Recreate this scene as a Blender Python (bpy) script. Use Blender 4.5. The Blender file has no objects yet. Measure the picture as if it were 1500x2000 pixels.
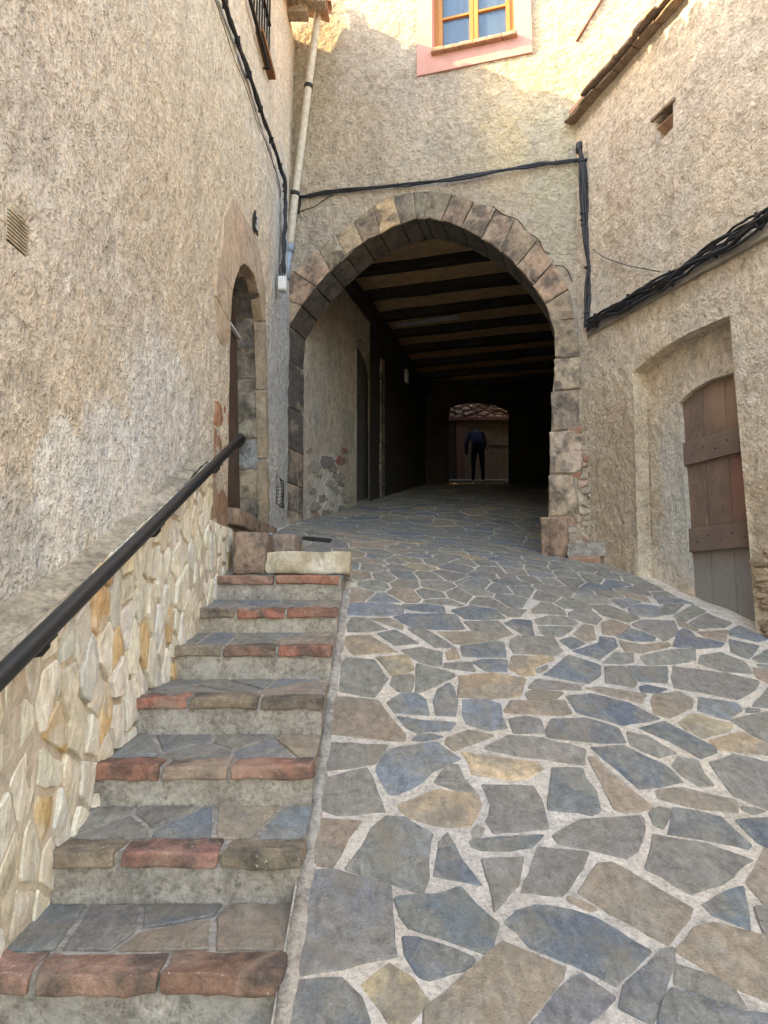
import bpy, bmesh, math, random
import numpy as np
from mathutils import Vector, Matrix
from mathutils.geometry import delaunay_2d_cdt
random.seed(7); RS = np.random.RandomState(11)
sc = bpy.context.scene
COL = sc.collection

# ------------------------------------------------------------------ camera, sky, sun, exposure
FPX = 1400.0
PITCH = math.atan(170/FPX)
cam = bpy.data.cameras.new('camera'); cam_o = bpy.data.objects.new('camera', cam); COL.objects.link(cam_o)
cam.sensor_fit = 'VERTICAL'; cam.sensor_height = 24.0; cam.lens = 24.0*FPX/2000.0
cam.clip_start = 0.05; cam.clip_end = 2000
cam_o.location = (0, 0, 0); cam_o.rotation_euler = (math.pi/2+PITCH, 0, 0)
sc.camera = cam_o

L = Vector((1.0, 0.04, -0.64)).normalized()          # direction the sunlight travels
w = bpy.data.worlds.new('World'); sc.world = w; w.use_nodes = True
nt = w.node_tree; nt.nodes.clear()
sky = nt.nodes.new('ShaderNodeTexSky'); sky.sky_type = 'NISHITA'; sky.sun_disc = False
sky.sun_elevation = math.asin(-L.z); sky.sun_rotation = math.atan2(-L.x, -L.y)
sky.air_density = 1.0; sky.dust_density = 1.6; sky.ozone_density = 0.8
bg = nt.nodes.new('ShaderNodeBackground'); bg.inputs[1].default_value = 0.15
wo = nt.nodes.new('ShaderNodeOutputWorld')
nt.links.new(sky.outputs[0], bg.inputs[0]); nt.links.new(bg.outputs[0], wo.inputs[0])
sun = bpy.data.lights.new('sun', 'SUN'); sun_o = bpy.data.objects.new('sun', sun); COL.objects.link(sun_o)
sun.energy = 2.0; sun.angle = math.radians(0.5); sun.color = (1.0, 0.80, 0.50)
sun_o.rotation_euler = L.to_track_quat('-Z', 'Y').to_euler(); sun_o.location = (-20, -12, 16)
sc.view_settings.view_transform = 'Standard'; sc.view_settings.look = 'None'
sc.view_settings.exposure = 3.42; sc.view_settings.gamma = 1.0; sc.view_settings.use_curve_mapping = False
sc.view_settings.use_white_balance = True; sc.view_settings.white_balance_temperature = 8150; sc.view_settings.white_balance_tint = 8

# ------------------------------------------------------------------ measuring helpers
cp, sp = math.cos(PITCH), math.sin(PITCH)
def ray(px, py):
    x = (px-750)/FPX; u = (1000-py)/FPX
    return Vector((x, cp-u*sp, sp+u*cp))
BY = [-6, 0, 1.2, 2.06, 2.65, 3.2, 4.0, 4.9, 5.5, 6.2, 7, 7.7, 8.5, 10, 12, 15, 19.5, 26, 60]
BZ = [-2.2, -1.62, -1.38, -1.12, -.93, -.71, -.37, .01, .25, .45, .60, .72, .90, 1.27, 1.72, 2.4, 3.27, 3.9, 5.5]
def ground_z(x, y):
    b = np.interp(y, BY, BZ)
    c = np.interp(y, [0, 2, 4, 4.9, 5.7, 6.6, 8, 10], [.05, .07, .09, .097, .118, .095, .09, 0])
    return b - c*np.clip(np.asarray(x)+.25, -.7, 3.4)
def on_ground(px, py):
    r = ray(px, py); t0 = .5
    prev = t0
    t = t0
    while t < 60:
        q = r*t
        if q.z < ground_z(q.x, q.y):
            lo, hi = prev, t
            for _ in range(30):
                m = (lo+hi)/2; q = r*m
                if q.z < ground_z(q.x, q.y): hi = m
                else: lo = m
            return r*hi
        prev = t; t += .05
    return r*t
class Plane:
    """vertical plane; u runs along the heading, v is z, n points into the street"""
    def __init__(s, P, heading, side):
        h = math.radians(heading)
        s.P = Vector((P[0], P[1], 0)); s.U = Vector((math.sin(h), math.cos(h), 0)); s.V = Vector((0, 0, 1))
        s.N = Vector((s.U.y, -s.U.x, 0))*side
    def uv(s, px, py, off=0):
        """pixel -> (u,z) on the plane moved by off along its normal"""
        r = ray(px, py); t = (s.P+s.N*off).dot(s.N)/r.dot(s.N)
        q = r*t-s.P
        return (q.dot(s.U), q.z)
    def uvs(s, pts, off=0): return [s.uv(a, b, off) for a, b in pts]
    def w(s, u, v, off=0): return s.P+s.U*u+s.V*v+s.N*off
    def pt(s, px, py, off=0):
        u, v = s.uv(px, py, off); return s.w(u, v, off)
LW = Plane((-1.07, 7.775), 2.2, 1)               # left house wall, normal to +x
FC = Plane((-1.14, 7.8), 106.4, 1)               # archway facade, u to the right
FC.N = Vector((FC.U.y, -FC.U.x, 0)); 
if FC.N.y > 0: FC.N = -FC.N
CR = FC.pt(1150, 1100)
RW = Plane((CR.x, CR.y), 162.2, 1)               # right house wall, u towards the camera
if RW.N.x > 0: RW.N = -RW.N
CL = Plane((-1.135, 3.0), 0.3, 1)                # stone clad wall face
CZ = 4.74
PW = Plane((-.955, 8.235), 14.6, 1)                # left wall inside the passage

# ------------------------------------------------------------------ noise
def _hash(ix, iy, iz, seed):
    n = (ix*374761393 + iy*668265263 + iz*2147483647 + seed*144665) & 0xffffffff
    n = ((n ^ (n >> 13))*1274126177) & 0xffffffff
    n = n ^ (n >> 16)
    return (n & 0xffff)/65535.0
def vnoise(P, scale, seed=0):
    Q = np.asarray(P, dtype=float)*scale; I = np.floor(Q).astype(np.int64); F = Q-I; F = F*F*(3-2*F)
    r = 0
    for dx in (0, 1):
        for dy in (0, 1):
            for dz in (0, 1):
                wgt = (F[:, 0] if dx else 1-F[:, 0])*(F[:, 1] if dy else 1-F[:, 1])*(F[:, 2] if dz else 1-F[:, 2])
                r = r+wgt*_hash(I[:, 0]+dx, I[:, 1]+dy, I[:, 2]+dz, seed)
    return r*2-1
def fbm(P, scale, octv=3, seed=0):
    r = 0; a = 1; tot = 0
    for k in range(octv):
        r = r+a*vnoise(P, scale*2.03**k, seed+k*17); tot += a; a *= .55
    return r/tot

# ------------------------------------------------------------------ object helpers
def tag(o, label=None, cat=None, group=None, kind=None):
    if label: o['label'] = label
    if cat: o['category'] = cat
    if group: o['group'] = group
    if kind: o['kind'] = kind
    return o
def wloc(o):
    v = Vector((0, 0, 0))
    while o: v = v+o.location; o = o.parent
    return v
def thing(name, label, cat, loc, group=None):
    o = bpy.data.objects.new(name, None); o.empty_display_size = .2; COL.objects.link(o); o.location = loc
    return tag(o, label, cat, group)
def mk(name, verts, faces, mat, parent=None, smooth=False, col=None, vcols=None, mats=None, fmat=None):
    V = np.array([tuple(v) for v in verts], dtype=float)
    c = (V.max(0)+V.min(0))/2
    me = bpy.data.meshes.new(name)
    me.from_pydata([tuple(v) for v in V-c], [], faces)
    me.materials.append(mat)
    if mats:
        for m in mats: me.materials.append(m)
        me.polygons.foreach_set('material_index', fmat)
    if col is not None or vcols is not None:
        a = me.color_attributes.new('col', 'FLOAT_COLOR', 'POINT')
        if vcols is not None: arr = np.array(vcols, dtype=np.float32)
        else: arr = np.tile(np.array(list(col)[:3]+[1.0] if len(col) < 4 else list(col), dtype=np.float32), (len(V), 1))
        a.data.foreach_set('color', arr.ravel())
    if smooth: me.polygons.foreach_set('use_smooth', [True]*len(me.polygons))
    me.update()
    o = bpy.data.objects.new(name, me); COL.objects.link(o)
    o.parent = parent
    o.location = Vector(c)-(wloc(parent) if parent else Vector((0, 0, 0)))
    return o
class MB:
    def __init__(s): s.v = []; s.f = []; s.c = []
    def add(s, vf, col=None):
        v, f = vf; n = len(s.v); s.v += [tuple(q) for q in v]; s.f += [tuple(i+n for i in a) for a in f]
        if col is not None: s.c += [tuple(col[:3])+(1.0,)]*len(v)
        return s
    def build(s, name, mat, parent=None, smooth=False, col=None):
        return mk(name, s.v, s.f, mat, parent, smooth, col=col, vcols=s.c if s.c else None)
def box(c, d, ax=None):
    c = Vector(c); X, Y, Z = ax if ax else (Vector((1, 0, 0)), Vector((0, 1, 0)), Vector((0, 0, 1)))
    v = [c+X*(sx*d[0]/2)+Y*(sy*d[1]/2)+Z*(sz*d[2]/2) for sz in (-1, 1) for sx, sy in ((-1, -1), (1, -1), (1, 1), (-1, 1))]
    return v, [(0, 3, 2, 1), (4, 5, 6, 7), (0, 1, 5, 4), (1, 2, 6, 5), (2, 3, 7, 6), (3, 0, 4, 7)]
def box_pts(a, b):
    c = (Vector(a)+Vector(b))/2; d = Vector(b)-Vector(a); return box(c, [abs(t) for t in d])
def rock_box(c, d, ax=None, n=5, r=.012, noise=.004, seed=0):
    """rounded, slightly lumpy block"""
    c = Vector(c); X, Y, Z = ax if ax else (Vector((1, 0, 0)), Vector((0, 1, 0)), Vector((0, 0, 1)))
    verts = []; idx = {}; faces = []
    def co(k, D):
        t = [0, r*.4, r*1.3]+[r*1.3+(D-2.6*r)*i/(n-1) for i in range(1, n-1)]+[D-r*1.3, D-r*.4, D]
        return t[k]-D/2
    m = n+3
    def vid(i, j, k):
        key = (i, j, k)
        if key not in idx:
            p = [co(i, d[0]), co(j, d[1]), co(k, d[2])]
            inner = [max(-(D/2-r), min(D/2-r, q)) for q, D in zip(p, d)]
            dv = Vector([a-b for a, b in zip(p, inner)])
            if dv.length > 1e-9: dv = dv.normalized()*min(dv.length, r)
            idx[key] = len(verts); verts.append(Vector(inner)+dv)
        return idx[key]
    for a in range(3):
        for side in (0, m):
            if True:
                for i in range(m):
                    for j in range(m):
                        q = []
                        for (di, dj) in ((0, 0), (1, 0), (1, 1), (0, 1)):
                            k = [0, 0, 0]; k[a] = side; k[(a+1) % 3] = i+di; k[(a+2) % 3] = j+dj; q.append(vid(*k))
                        faces.append(tuple(q if side else q[::-1]))
    P = np.array([tuple(c+X*v.x+Y*v.y+Z*v.z) for v in verts])
    D = np.stack([fbm(P, 14, 3, seed), fbm(P, 14, 3, seed+50), fbm(P, 14, 3, seed+90)], 1)*noise
    return [tuple(p) for p in P+D], faces
def tube(pts, r, seg=8, caps=True, rs=None):
    pts = [Vector(p) for p in pts]; v = []; f = []
    up = Vector((0.13, 0.31, 0.94)).normalized()
    for i, p in enumerate(pts):
        t = (pts[min(i+1, len(pts)-1)]-pts[max(i-1, 0)]).normalized()
        a = t.cross(up)
        if a.length < .05: a = t.cross(Vector((1, 0, 0)))
        a.normalize(); b = t.cross(a); rr = rs[i] if rs else r
        for k in range(seg):
            q = 2*math.pi*k/seg; v.append(p+a*(math.cos(q)*rr)+b*(math.sin(q)*rr))
    for i in range(len(pts)-1):
        for k in range(seg):
            k2 = (k+1) % seg; f.append((i*seg+k, i*seg+k2, (i+1)*seg+k2, (i+1)*seg+k))
    if caps:
        f.append(tuple(range(seg))[::-1]); f.append(tuple((len(pts)-1)*seg+k for k in range(seg)))
    return v, f
def area2(P): return .5*sum(P[i][0]*P[(i+1) % len(P)][1]-P[(i+1) % len(P)][0]*P[i][1] for i in range(len(P)))
def centroid(P):
    A = area2(P)
    if abs(A) < 1e-9: return (sum(p[0] for p in P)/len(P), sum(p[1] for p in P)/len(P))
    cx = cy = 0
    for i in range(len(P)):
        a, b = P[i], P[(i+1) % len(P)]; k = a[0]*b[1]-b[0]*a[1]; cx += (a[0]+b[0])*k; cy += (a[1]+b[1])*k
    return (cx/(6*A), cy/(6*A))
def clip(P, n, d):
    """keep n.p <= d"""
    out = []
    for i in range(len(P)):
        a, b = P[i], P[(i+1) % len(P)]; da = n[0]*a[0]+n[1]*a[1]-d; db = n[0]*b[0]+n[1]*b[1]-d
        if da <= 0: out.append(a)
        if (da < 0 < db) or (db < 0 < da):
            t = da/(da-db); out.append((a[0]+(b[0]-a[0])*t, a[1]+(b[1]-a[1])*t))
    return out
def rough_poly(P, seg=.05, jit=.004, rnd=None, cut=.22):
    rnd = rnd or random
    if area2(P) < 0: P = P[::-1]
    Q = []
    for i in range(len(P)):          # cut the corners a little
        a, b, c = P[i-1], P[i], P[(i+1) % len(P)]
        la = math.hypot(a[0]-b[0], a[1]-b[1]); lc = math.hypot(c[0]-b[0], c[1]-b[1])
        ka = min(cut, rnd.uniform(.002, .011)/max(la, 1e-6)); kc = min(cut, rnd.uniform(.002, .011)/max(lc, 1e-6))
        Q.append((b[0]+(a[0]-b[0])*ka, b[1]+(a[1]-b[1])*ka)); Q.append((b[0]+(c[0]-b[0])*kc, b[1]+(c[1]-b[1])*kc))
    R = []
    for i in range(len(Q)):
        a, b = Q[i], Q[(i+1) % len(Q)]; l = math.hypot(b[0]-a[0], b[1]-a[1])
        if l < 1e-4: continue
        n = max(1, int(l/seg)); nx, ny = (b[1]-a[1])/l, -(b[0]-a[0])/l
        for k in range(n):
            t = k/n; j = rnd.uniform(-jit, jit) if n > 1 or l > .02 else 0
            R.append((a[0]+(b[0]-a[0])*t+nx*j, a[1]+(b[1]-a[1])*t+ny*j))
    return R
def slab(R, frame, top, bottom, bev=.006, bulge=.004, tilt=.0, zf=None, noise=0, seed=0, rings=2):
    """irregular stone: outline R in (u,v); frame(u,v,h) -> world; h = height along the normal"""
    c = centroid(R); n = len(R); v = []; f = []
    ta, tb = random.uniform(-tilt, tilt), random.uniform(-tilt, tilt)
    size = math.sqrt(abs(area2(R)))+1e-6
    def hh(p, base): return base+ta*(p[0]-c[0])+tb*(p[1]-c[1])
    def ring(k, h):
        return [frame(c[0]+(p[0]-c[0])*k, c[1]+(p[1]-c[1])*k, hh(p, h)) for p in R]
    k1 = max(.6, 1-bev*1.8/size); layers = [(1.0, bottom), (1.0, top-bev), (k1, top)]
    if rings > 1: layers.append((k1*.62, top+bulge*.7))
    if rings > 2: layers.append((k1*.3, top+bulge))
    for k, h in layers:
        pts = ring(k, h)
        if noise and k < 1:
            P = np.array([tuple(q) for q in pts]); N = np.array(tuple(frame(0, 0, 1)-frame(0, 0, 0)))
            pts = P+np.outer(fbm(P, 16, 2, seed)*noise, N)
        v += [tuple(q) for q in pts]
    for L_ in range(len(layers)-1):
        for i in range(n):
            j = (i+1) % n; f.append((L_*n+i, L_*n+j, (L_+1)*n+j, (L_+1)*n+i))
    v.append(tuple(frame(c[0], c[1], top+bulge))); m = len(v)-1; b = (len(layers)-1)*n
    for i in range(n): f.append((b+i, b+(i+1) % n, m))
    return v, f
def pframe(pl):
    return lambda u, v, h: pl.w(u, v, h)
def voronoi(seeds, gap, bounds=None, R=.55, cuts=None, blockers=None):
    S = np.array(seeds); out = []
    for i, s in enumerate(seeds):
        P = [(s[0]-R, s[1]-R), (s[0]+R, s[1]-R), (s[0]+R, s[1]+R), (s[0]-R, s[1]+R)]
        d = np.hypot(S[:, 0]-s[0], S[:, 1]-s[1]); nb = np.argsort(d)[1:26]
        for j in nb:
            if d[j] > 2*R: break
            dx, dy = S[j, 0]-s[0], S[j, 1]-s[1]; l = d[j]
            if l < 1e-6: continue
            n = (dx/l, dy/l); P = clip(P, n, n[0]*s[0]+n[1]*s[1]+l/2-gap)
            if len(P) < 3: break
        if len(P) >= 3 and cuts:
            for n, dd in cuts(s):
                P = clip(P, n, dd)
                if len(P) < 3: break
        if len(P) >= 3 and blockers:
            for B in blockers:
                bb = B[1]
                if s[0] < bb[0]-R or s[0] > bb[2]+R or s[1] < bb[1]-R or s[1] > bb[3]+R: continue
                # separate by the blocker edge that keeps most of the cell
                if not overlap(P, B[0]): continue
                best = None
                Q = B[0]
                for k in range(len(Q)):
                    a, b = Q[k], Q[(k+1) % len(Q)]; l = math.hypot(b[0]-a[0], b[1]-a[1])
                    if l < 1e-5: continue
                    n = ((b[1]-a[1])/l, -(b[0]-a[0])/l)      # outward for ccw
                    dd = n[0]*a[0]+n[1]*a[1]+gap*1.6
                    if n[0]*s[0]+n[1]*s[1] < dd-.004: continue
                    C = clip(P, (-n[0], -n[1]), -dd)
                    A = abs(area2(C)) if len(C) >= 3 else 0
                    if best is None or A > best[0]: best = (A, C)
                if best is None: P = []; break
                P = best[1]
                if len(P) < 3: break
        out.append(P if len(P) >= 3 and abs(area2(P)) > .0012 else None)
    return out
def hull(P):
    P = sorted(set(P))
    def half(pts):
        h = []
        for p in pts:
            while len(h) >= 2 and (h[-1][0]-h[-2][0])*(p[1]-h[-2][1])-(h[-1][1]-h[-2][1])*(p[0]-h[-2][0]) <= 0: h.pop()
            h.append(p)
        return h
    a = half(P); b = half(P[::-1]); return a[:-1]+b[:-1]
def overlap(P, Q):
    """convex P, Q"""
    C = P
    for k in range(len(Q)):
        a, b = Q[k], Q[(k+1) % len(Q)]; l = math.hypot(b[0]-a[0], b[1]-a[1])
        if l < 1e-5: continue
        n = ((b[1]-a[1])/l, -(b[0]-a[0])/l); C = clip(C, n, n[0]*a[0]+n[1]*a[1]+.01)
        if len(C) < 3: return False
    return True
def poisson(n_try, box_, dmin, inside=None):
    pts = []; cell = dmin; g = {}
    for _ in range(n_try):
        p = (random.uniform(box_[0], box_[2]), random.uniform(box_[1], box_[3]))
        if inside and not inside(p): continue
        k = (int(p[0]//cell), int(p[1]//cell)); ok = True
        for a in (-1, 0, 1):
            for b in (-1, 0, 1):
                for q in g.get((k[0]+a, k[1]+b), ()):
                    if (q[0]-p[0])**2+(q[1]-p[1])**2 < dmin*dmin: ok = False
        if ok: pts.append(p); g.setdefault(k, []).append(p)
    return pts
def inpoly(X, Y, P):
    r = np.zeros(len(X), bool); n = len(P)
    for i in range(n):
        x1, y1 = P[i]; x2, y2 = P[(i+1) % n]
        c = (y1 > Y) != (y2 > Y)
        with np.errstate(divide='ignore', invalid='ignore'):
            xx = (x2-x1)*(Y-y1)/((y2-y1) if y2 != y1 else 1e-12)+x1
        r ^= c & (X < xx)
    return r
def segdist(X, Y, P):
    d = np.full(len(X), 9.0)
    for i in range(len(P)):
        x1, y1 = P[i]; x2, y2 = P[(i+1) % len(P)]; dx, dy = x2-x1, y2-y1; l = dx*dx+dy*dy+1e-12
        t = np.clip(((X-x1)*dx+(Y-y1)*dy)/l, 0, 1); d = np.minimum(d, np.hypot(X-x1-t*dx, Y-y1-t*dy))
    return d
def densify(P, step):
    out = []
    for i in range(len(P)):
        a, b = P[i], P[(i+1) % len(P)]; n = max(1, int(math.hypot(a[0]-b[0], a[1]-b[1])/step))
        out += [(a[0]+(b[0]-a[0])*k/n, a[1]+(b[1]-a[1])*k/n) for k in range(n)]
    return out
def sheet(name, frame, outline, holes, step, mat, parent=None, disp=.006, dscale=9, seed=0, fade=.03, depth=None, keep=(), zoff=None, extra=None):
    """triangulated wall sheet with real openings; holes: list of (poly, reveal_depth)"""
    if area2(outline) < 0: outline = outline[::-1]
    O = densify(outline, step*2); pts = list(O); edges = [(i, (i+1) % len(O)) for i in range(len(O))]
    HS = []
    for h, dep in holes:
        h = h if area2(h) > 0 else h[::-1]
        H = densify(h, step*1.5); b = len(pts); pts += H; edges += [(b+i, b+(i+1) % len(H)) for i in range(len(H))]; HS.append((H, dep))
    xs = [p[0] for p in outline]; ys = [p[1] for p in outline]
    gx, gy = np.meshgrid(np.arange(min(xs), max(xs), step), np.arange(min(ys), max(ys), step))
    gx = gx.ravel()+RS.uniform(-.3, .3, gx.size)*step; gy = gy.ravel()+RS.uniform(-.3, .3, gy.size)*step
    k = inpoly(gx, gy, outline) & (segdist(gx, gy, outline) > step*.5)
    for H, _ in HS:
        k &= ~inpoly(gx, gy, H); k &= segdist(gx, gy, H) > step*.5
    pts += list(zip(gx[k].tolist(), gy[k].tolist()))
    vs, _, fs, _, _, _ = delaunay_2d_cdt([Vector(p) for p in pts], edges, [], 0, 1e-5)
    V = np.array([(v.x, v.y) for v in vs]); F = np.array([f for f in fs if len(f) == 3])
    C = V[F].mean(1); kk = inpoly(C[:, 0], C[:, 1], outline)
    for H, _ in HS: kk &= ~inpoly(C[:, 0], C[:, 1], H)
    F = F[kk]
    W = np.array([tuple(frame(a, b, 0)) for a, b in V]); N = np.array(tuple(frame(0, 0, 1)-frame(0, 0, 0)))
    D = fbm(W, dscale, 4, seed)*disp+fbm(W, .9, 2, seed+5)*disp*2.2
    if extra is not None: D = D+extra(V, W)
    fd = np.ones(len(V))
    for H, _ in HS: fd = np.minimum(fd, np.clip(segdist(V[:, 0], V[:, 1], H)/fade, 0, 1))
    fd = np.minimum(fd, np.clip(segdist(V[:, 0], V[:, 1], outline)/fade, 0, 1))
    W = W+np.outer(D*fd, N)
    a = W[F[:, 1]]-W[F[:, 0]]; b = W[F[:, 2]]-W[F[:, 0]]; nn = np.cross(a, b)@N
    F[nn < 0] = F[nn < 0][:, ::-1]
    verts = W.tolist(); faces = [tuple(f) for f in F.tolist()]
    for H, dep in HS:
        if not dep: continue
        b0 = len(verts); n = len(H); m = 4
        for q in range(m):
            hq = -dep*q/(m-1)
            for p in H:
                verts.append(tuple(frame(p[0], p[1], hq)))
        for q in range(m-1):
            for i in range(n):
                j = (i+1) % n; faces.append((b0+q*n+i, b0+q*n+j, b0+(q+1)*n+j, b0+(q+1)*n+i))
    return mk(name, verts, faces, mat, parent, smooth=False)

# ------------------------------------------------------------------ materials
def newmat(name):
    m = bpy.data.materials.new(name); m.use_nodes = True; n = m.node_tree; b = n.nodes['Principled BSDF']
    b.inputs['Specular IOR Level'].default_value = .25
    return m, n, b
def nd(n, t, **k):
    x = n.nodes.new(t)
    for a, v in k.items(): setattr(x, a, v)
    return x
def wpos(n, rand=False):
    g = nd(n, 'ShaderNodeNewGeometry')
    if not rand: return g.outputs['Position']
    oi = nd(n, 'ShaderNodeObjectInfo'); m = nd(n, 'ShaderNodeMath', operation='MULTIPLY'); m.inputs[1].default_value = 61
    n.links.new(oi.outputs['Random'], m.inputs[0]); a = nd(n, 'ShaderNodeVectorMath', operation='ADD')
    n.links.new(g.outputs['Position'], a.inputs[0]); n.links.new(m.outputs[0], a.inputs[1]); return a.outputs[0]
def noise(n, pos, scale, detail=4, rough=.6, dist=0, stretch=None):
    if stretch:
        mp = nd(n, 'ShaderNodeMapping'); mp.inputs['Scale'].default_value = stretch; n.links.new(pos, mp.inputs[0]); pos = mp.outputs[0]
    t = nd(n, 'ShaderNodeTexNoise'); t.inputs['Scale'].default_value = scale; t.inputs['Detail'].default_value = detail
    t.inputs['Roughness'].default_value = rough; t.inputs['Distortion'].default_value = dist
    n.links.new(pos, t.inputs['Vector']); return t.outputs['Fac']
def ramp(n, fac, stops):
    r = nd(n, 'ShaderNodeValToRGB'); e = r.color_ramp.elements
    while len(e) < len(stops): e.new(.5)
    for i, (p, c) in enumerate(stops):
        e[i].position = p; e[i].color = (c, c, c, 1) if isinstance(c, (int, float)) else tuple(c)+(1,)
    n.links.new(fac, r.inputs[0]); return r.outputs[0]
def mix(n, fac, a, b, mode='MIX'):
    m = nd(n, 'ShaderNodeMix', data_type='RGBA', blend_type=mode)
    for s, v in ((0, fac), (6, a), (7, b)):
        if hasattr(v, 'links') or isinstance(v, bpy.types.NodeSocket): n.links.new(v, m.inputs[s])
        elif isinstance(v, (int, float)): m.inputs[s].default_value = v if s == 0 else (v, v, v, 1)
        else: m.inputs[s].default_value = tuple(v)+(1,)
    return m.outputs[2]
def math_(n, op, a, b):
    m = nd(n, 'ShaderNodeMath', operation=op)
    for i, v in enumerate((a, b)):
        if isinstance(v, (int, float)): m.inputs[i].default_value = v
        else: n.links.new(v, m.inputs[i])
    return m.outputs[0]
def bump(n, b, h, dist, strength=1.0, prev=None):
    u = nd(n, 'ShaderNodeBump'); u.inputs['Distance'].default_value = dist; u.inputs['Strength'].default_value = strength
    n.links.new(h, u.inputs['Height'])
    if prev: n.links.new(prev, u.inputs['Normal'])
    n.links.new(u.outputs[0], b.inputs['Normal']); return u.outputs[0]
def blob(n, pos, c, r, soft=.5, scale=(1, 1, 1), nz=.35, ns=5):
    """mask that is 1 near world point c: a repair, stain, tint or painted shade with a shape of its own"""
    s = nd(n, 'ShaderNodeVectorMath', operation='SUBTRACT'); n.links.new(pos, s.inputs[0]); s.inputs[1].default_value = c
    m = nd(n, 'ShaderNodeVectorMath', operation='MULTIPLY'); n.links.new(s.outputs[0], m.inputs[0]); m.inputs[1].default_value = scale
    l = nd(n, 'ShaderNodeVectorMath', operation='LENGTH'); n.links.new(m.outputs[0], l.inputs[0])
    k = noise(n, pos, ns, 3); k2 = math_(n, 'MULTIPLY', math_(n, 'SUBTRACT', k, .5), nz*2*r)
    d = math_(n, 'ADD', l.outputs['Value'], k2)
    mr = nd(n, 'ShaderNodeMapRange', interpolation_type='SMOOTHSTEP'); n.links.new(d, mr.inputs[0])
    mr.inputs[1].default_value = r*(1-soft*.5); mr.inputs[2].default_value = r*(1+soft*.5); mr.inputs[3].default_value = 1; mr.inputs[4].default_value = 0
    return mr.outputs[0]
def plaster(name, light, dark, bscale=34, bd=.022, patches=(), speck=.55, stretch=None, rough_bd=.03):
    m, n, b = newmat(name); pos = wpos(n)
    big = noise(n, pos, .9, 3); lump = noise(n, pos, 13, 4, .6, .15); strk = noise(n, pos, 1.6, 4, .65, .3, (3.2, 3.2, .35)); mid = noise(n, pos, 6, 4, .7)
    coarse = noise(n, pos, bscale*1.1, 4, .56, .1, stretch); fine = noise(n, pos, bscale*2.6, 3, .6)
    c = mix(n, ramp(n, mid, [(.35, 0), (.68, 1)]), light, dark)
    c = mix(n, ramp(n, big, [(.38, 0), (.62, 1)]), c, mix(n, .5, c, tuple(x*y for x, y in zip(light, (1.12, 1.02, .86)))))
    for (mask, colr, amt) in patches:
        mk_ = blob(n, pos, *mask[:2], **mask[2]); c = mix(n, math_(n, 'MULTIPLY', mk_, amt), c, colr)
    pit = ramp(n, math_(n, 'ADD', math_(n, 'MULTIPLY', coarse, .65), math_(n, 'MULTIPLY', fine, .35)), [(.34, .50), (.48, .98), (.63, 1.26)])
    c = mix(n, speck, c, pit, 'MULTIPLY')
    c = mix(n, speck*.8, c, ramp(n, noise(n, pos, bscale*.38, 5, .72, .1), [(.36, .72), (.5, 1), (.62, 1.18)]), 'MULTIPLY')
    c = mix(n, .4, c, ramp(n, strk, [(.34, .74), (.5, 1), (.66, 1.12)]), 'MULTIPLY')
    c = mix(n, .5, c, ramp(n, lump, [(.36, .74), (.5, 1), (.64, 1.14)]), 'MULTIPLY')
    c = mix(n, ramp(n, noise(n, pos, 1.7, 5, .7, .9), [(.56, 0), (.60, .32)]), c, tuple(min(.9, x*y) for x, y in zip(light, (1.18, 1.2, 1.22))))
    n.links.new(c, b.inputs['Base Color']); b.inputs['Roughness'].default_value = .95
    h = bump(n, b, lump, bd*1.5, 1.0); h = bump(n, b, coarse, bd*.55, 1.0, h); bump(n, b, fine, bd*.25, .8, h)
    return m
def attr_stone(name, bd=.004, bscale=26, second=None, speck=.4, rough=.75, lay=None, rim=None, spots=None):
    """colour comes from the piece itself (attribute), veined and worn by noise"""
    m, n, b = newmat(name); pos = wpos(n, True)
    a = nd(n, 'ShaderNodeAttribute', attribute_name='col'); c = a.outputs['Color']
    big = noise(n, pos, 5, 3, .6, .4); fine = noise(n, pos, bscale, 6, .7); sp_ = noise(n, pos, bscale*5, 3, .8)
    if second: c = mix(n, ramp(n, big, [(.44, 0), (.60, second[1])]), c, second[0])
    layn = noise(n, pos, 9, 5, .65, 1.2, lay or (1, 1, 2.2))
    c = mix(n, .7, c, ramp(n, layn, [(.3, .62), (.5, 1), (.7, 1.38)]), 'MULTIPLY')
    c = mix(n, speck, c, ramp(n, fine, [(.3, .55), (.5, 1), (.7, 1.35)]), 'MULTIPLY')
    c = mix(n, speck*.8, c, ramp(n, sp_, [(.34, .55), (.5, 1), (.66, 1.35)]), 'MULTIPLY')
    if spots: c = mix(n, ramp(n, noise(n, pos, 70, 2, .5), [(.70, 0), (.74, spots[1])]), c, spots[0])
    if rim: c = mix(n, ramp(n, noise(n, pos, 3.1, 4, .7, .8), [(.52, 0), (.66, rim[1])]), c, rim[0])
    n.links.new(c, b.inputs['Base Color']); b.inputs['Roughness'].default_value = rough
    h = bump(n, b, layn, bd*2.2, .8); h = bump(n, b, fine, bd, 1, h); bump(n, b, sp_, bd*.35, .8, h)
    return m
def simple(name, c, rough=.6, metal=0, var=.25, scale=20, bd=.0, spec=.3, stretch=None):
    m, n, b = newmat(name); pos = wpos(n)
    k = noise(n, pos, scale, 5, .65, .3, stretch)
    cc = mix(n, var*2 if var < .5 else 1, c, ramp(n, k, [(.3, .55), (.5, 1), (.7, 1.4)]), 'MULTIPLY')
    n.links.new(cc, b.inputs['Base Color']); b.inputs['Roughness'].default_value = rough; b.inputs['Metallic'].default_value = metal
    b.inputs['Specular IOR Level'].default_value = spec
    if bd: bump(n, b, k, bd)
    return m
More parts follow.
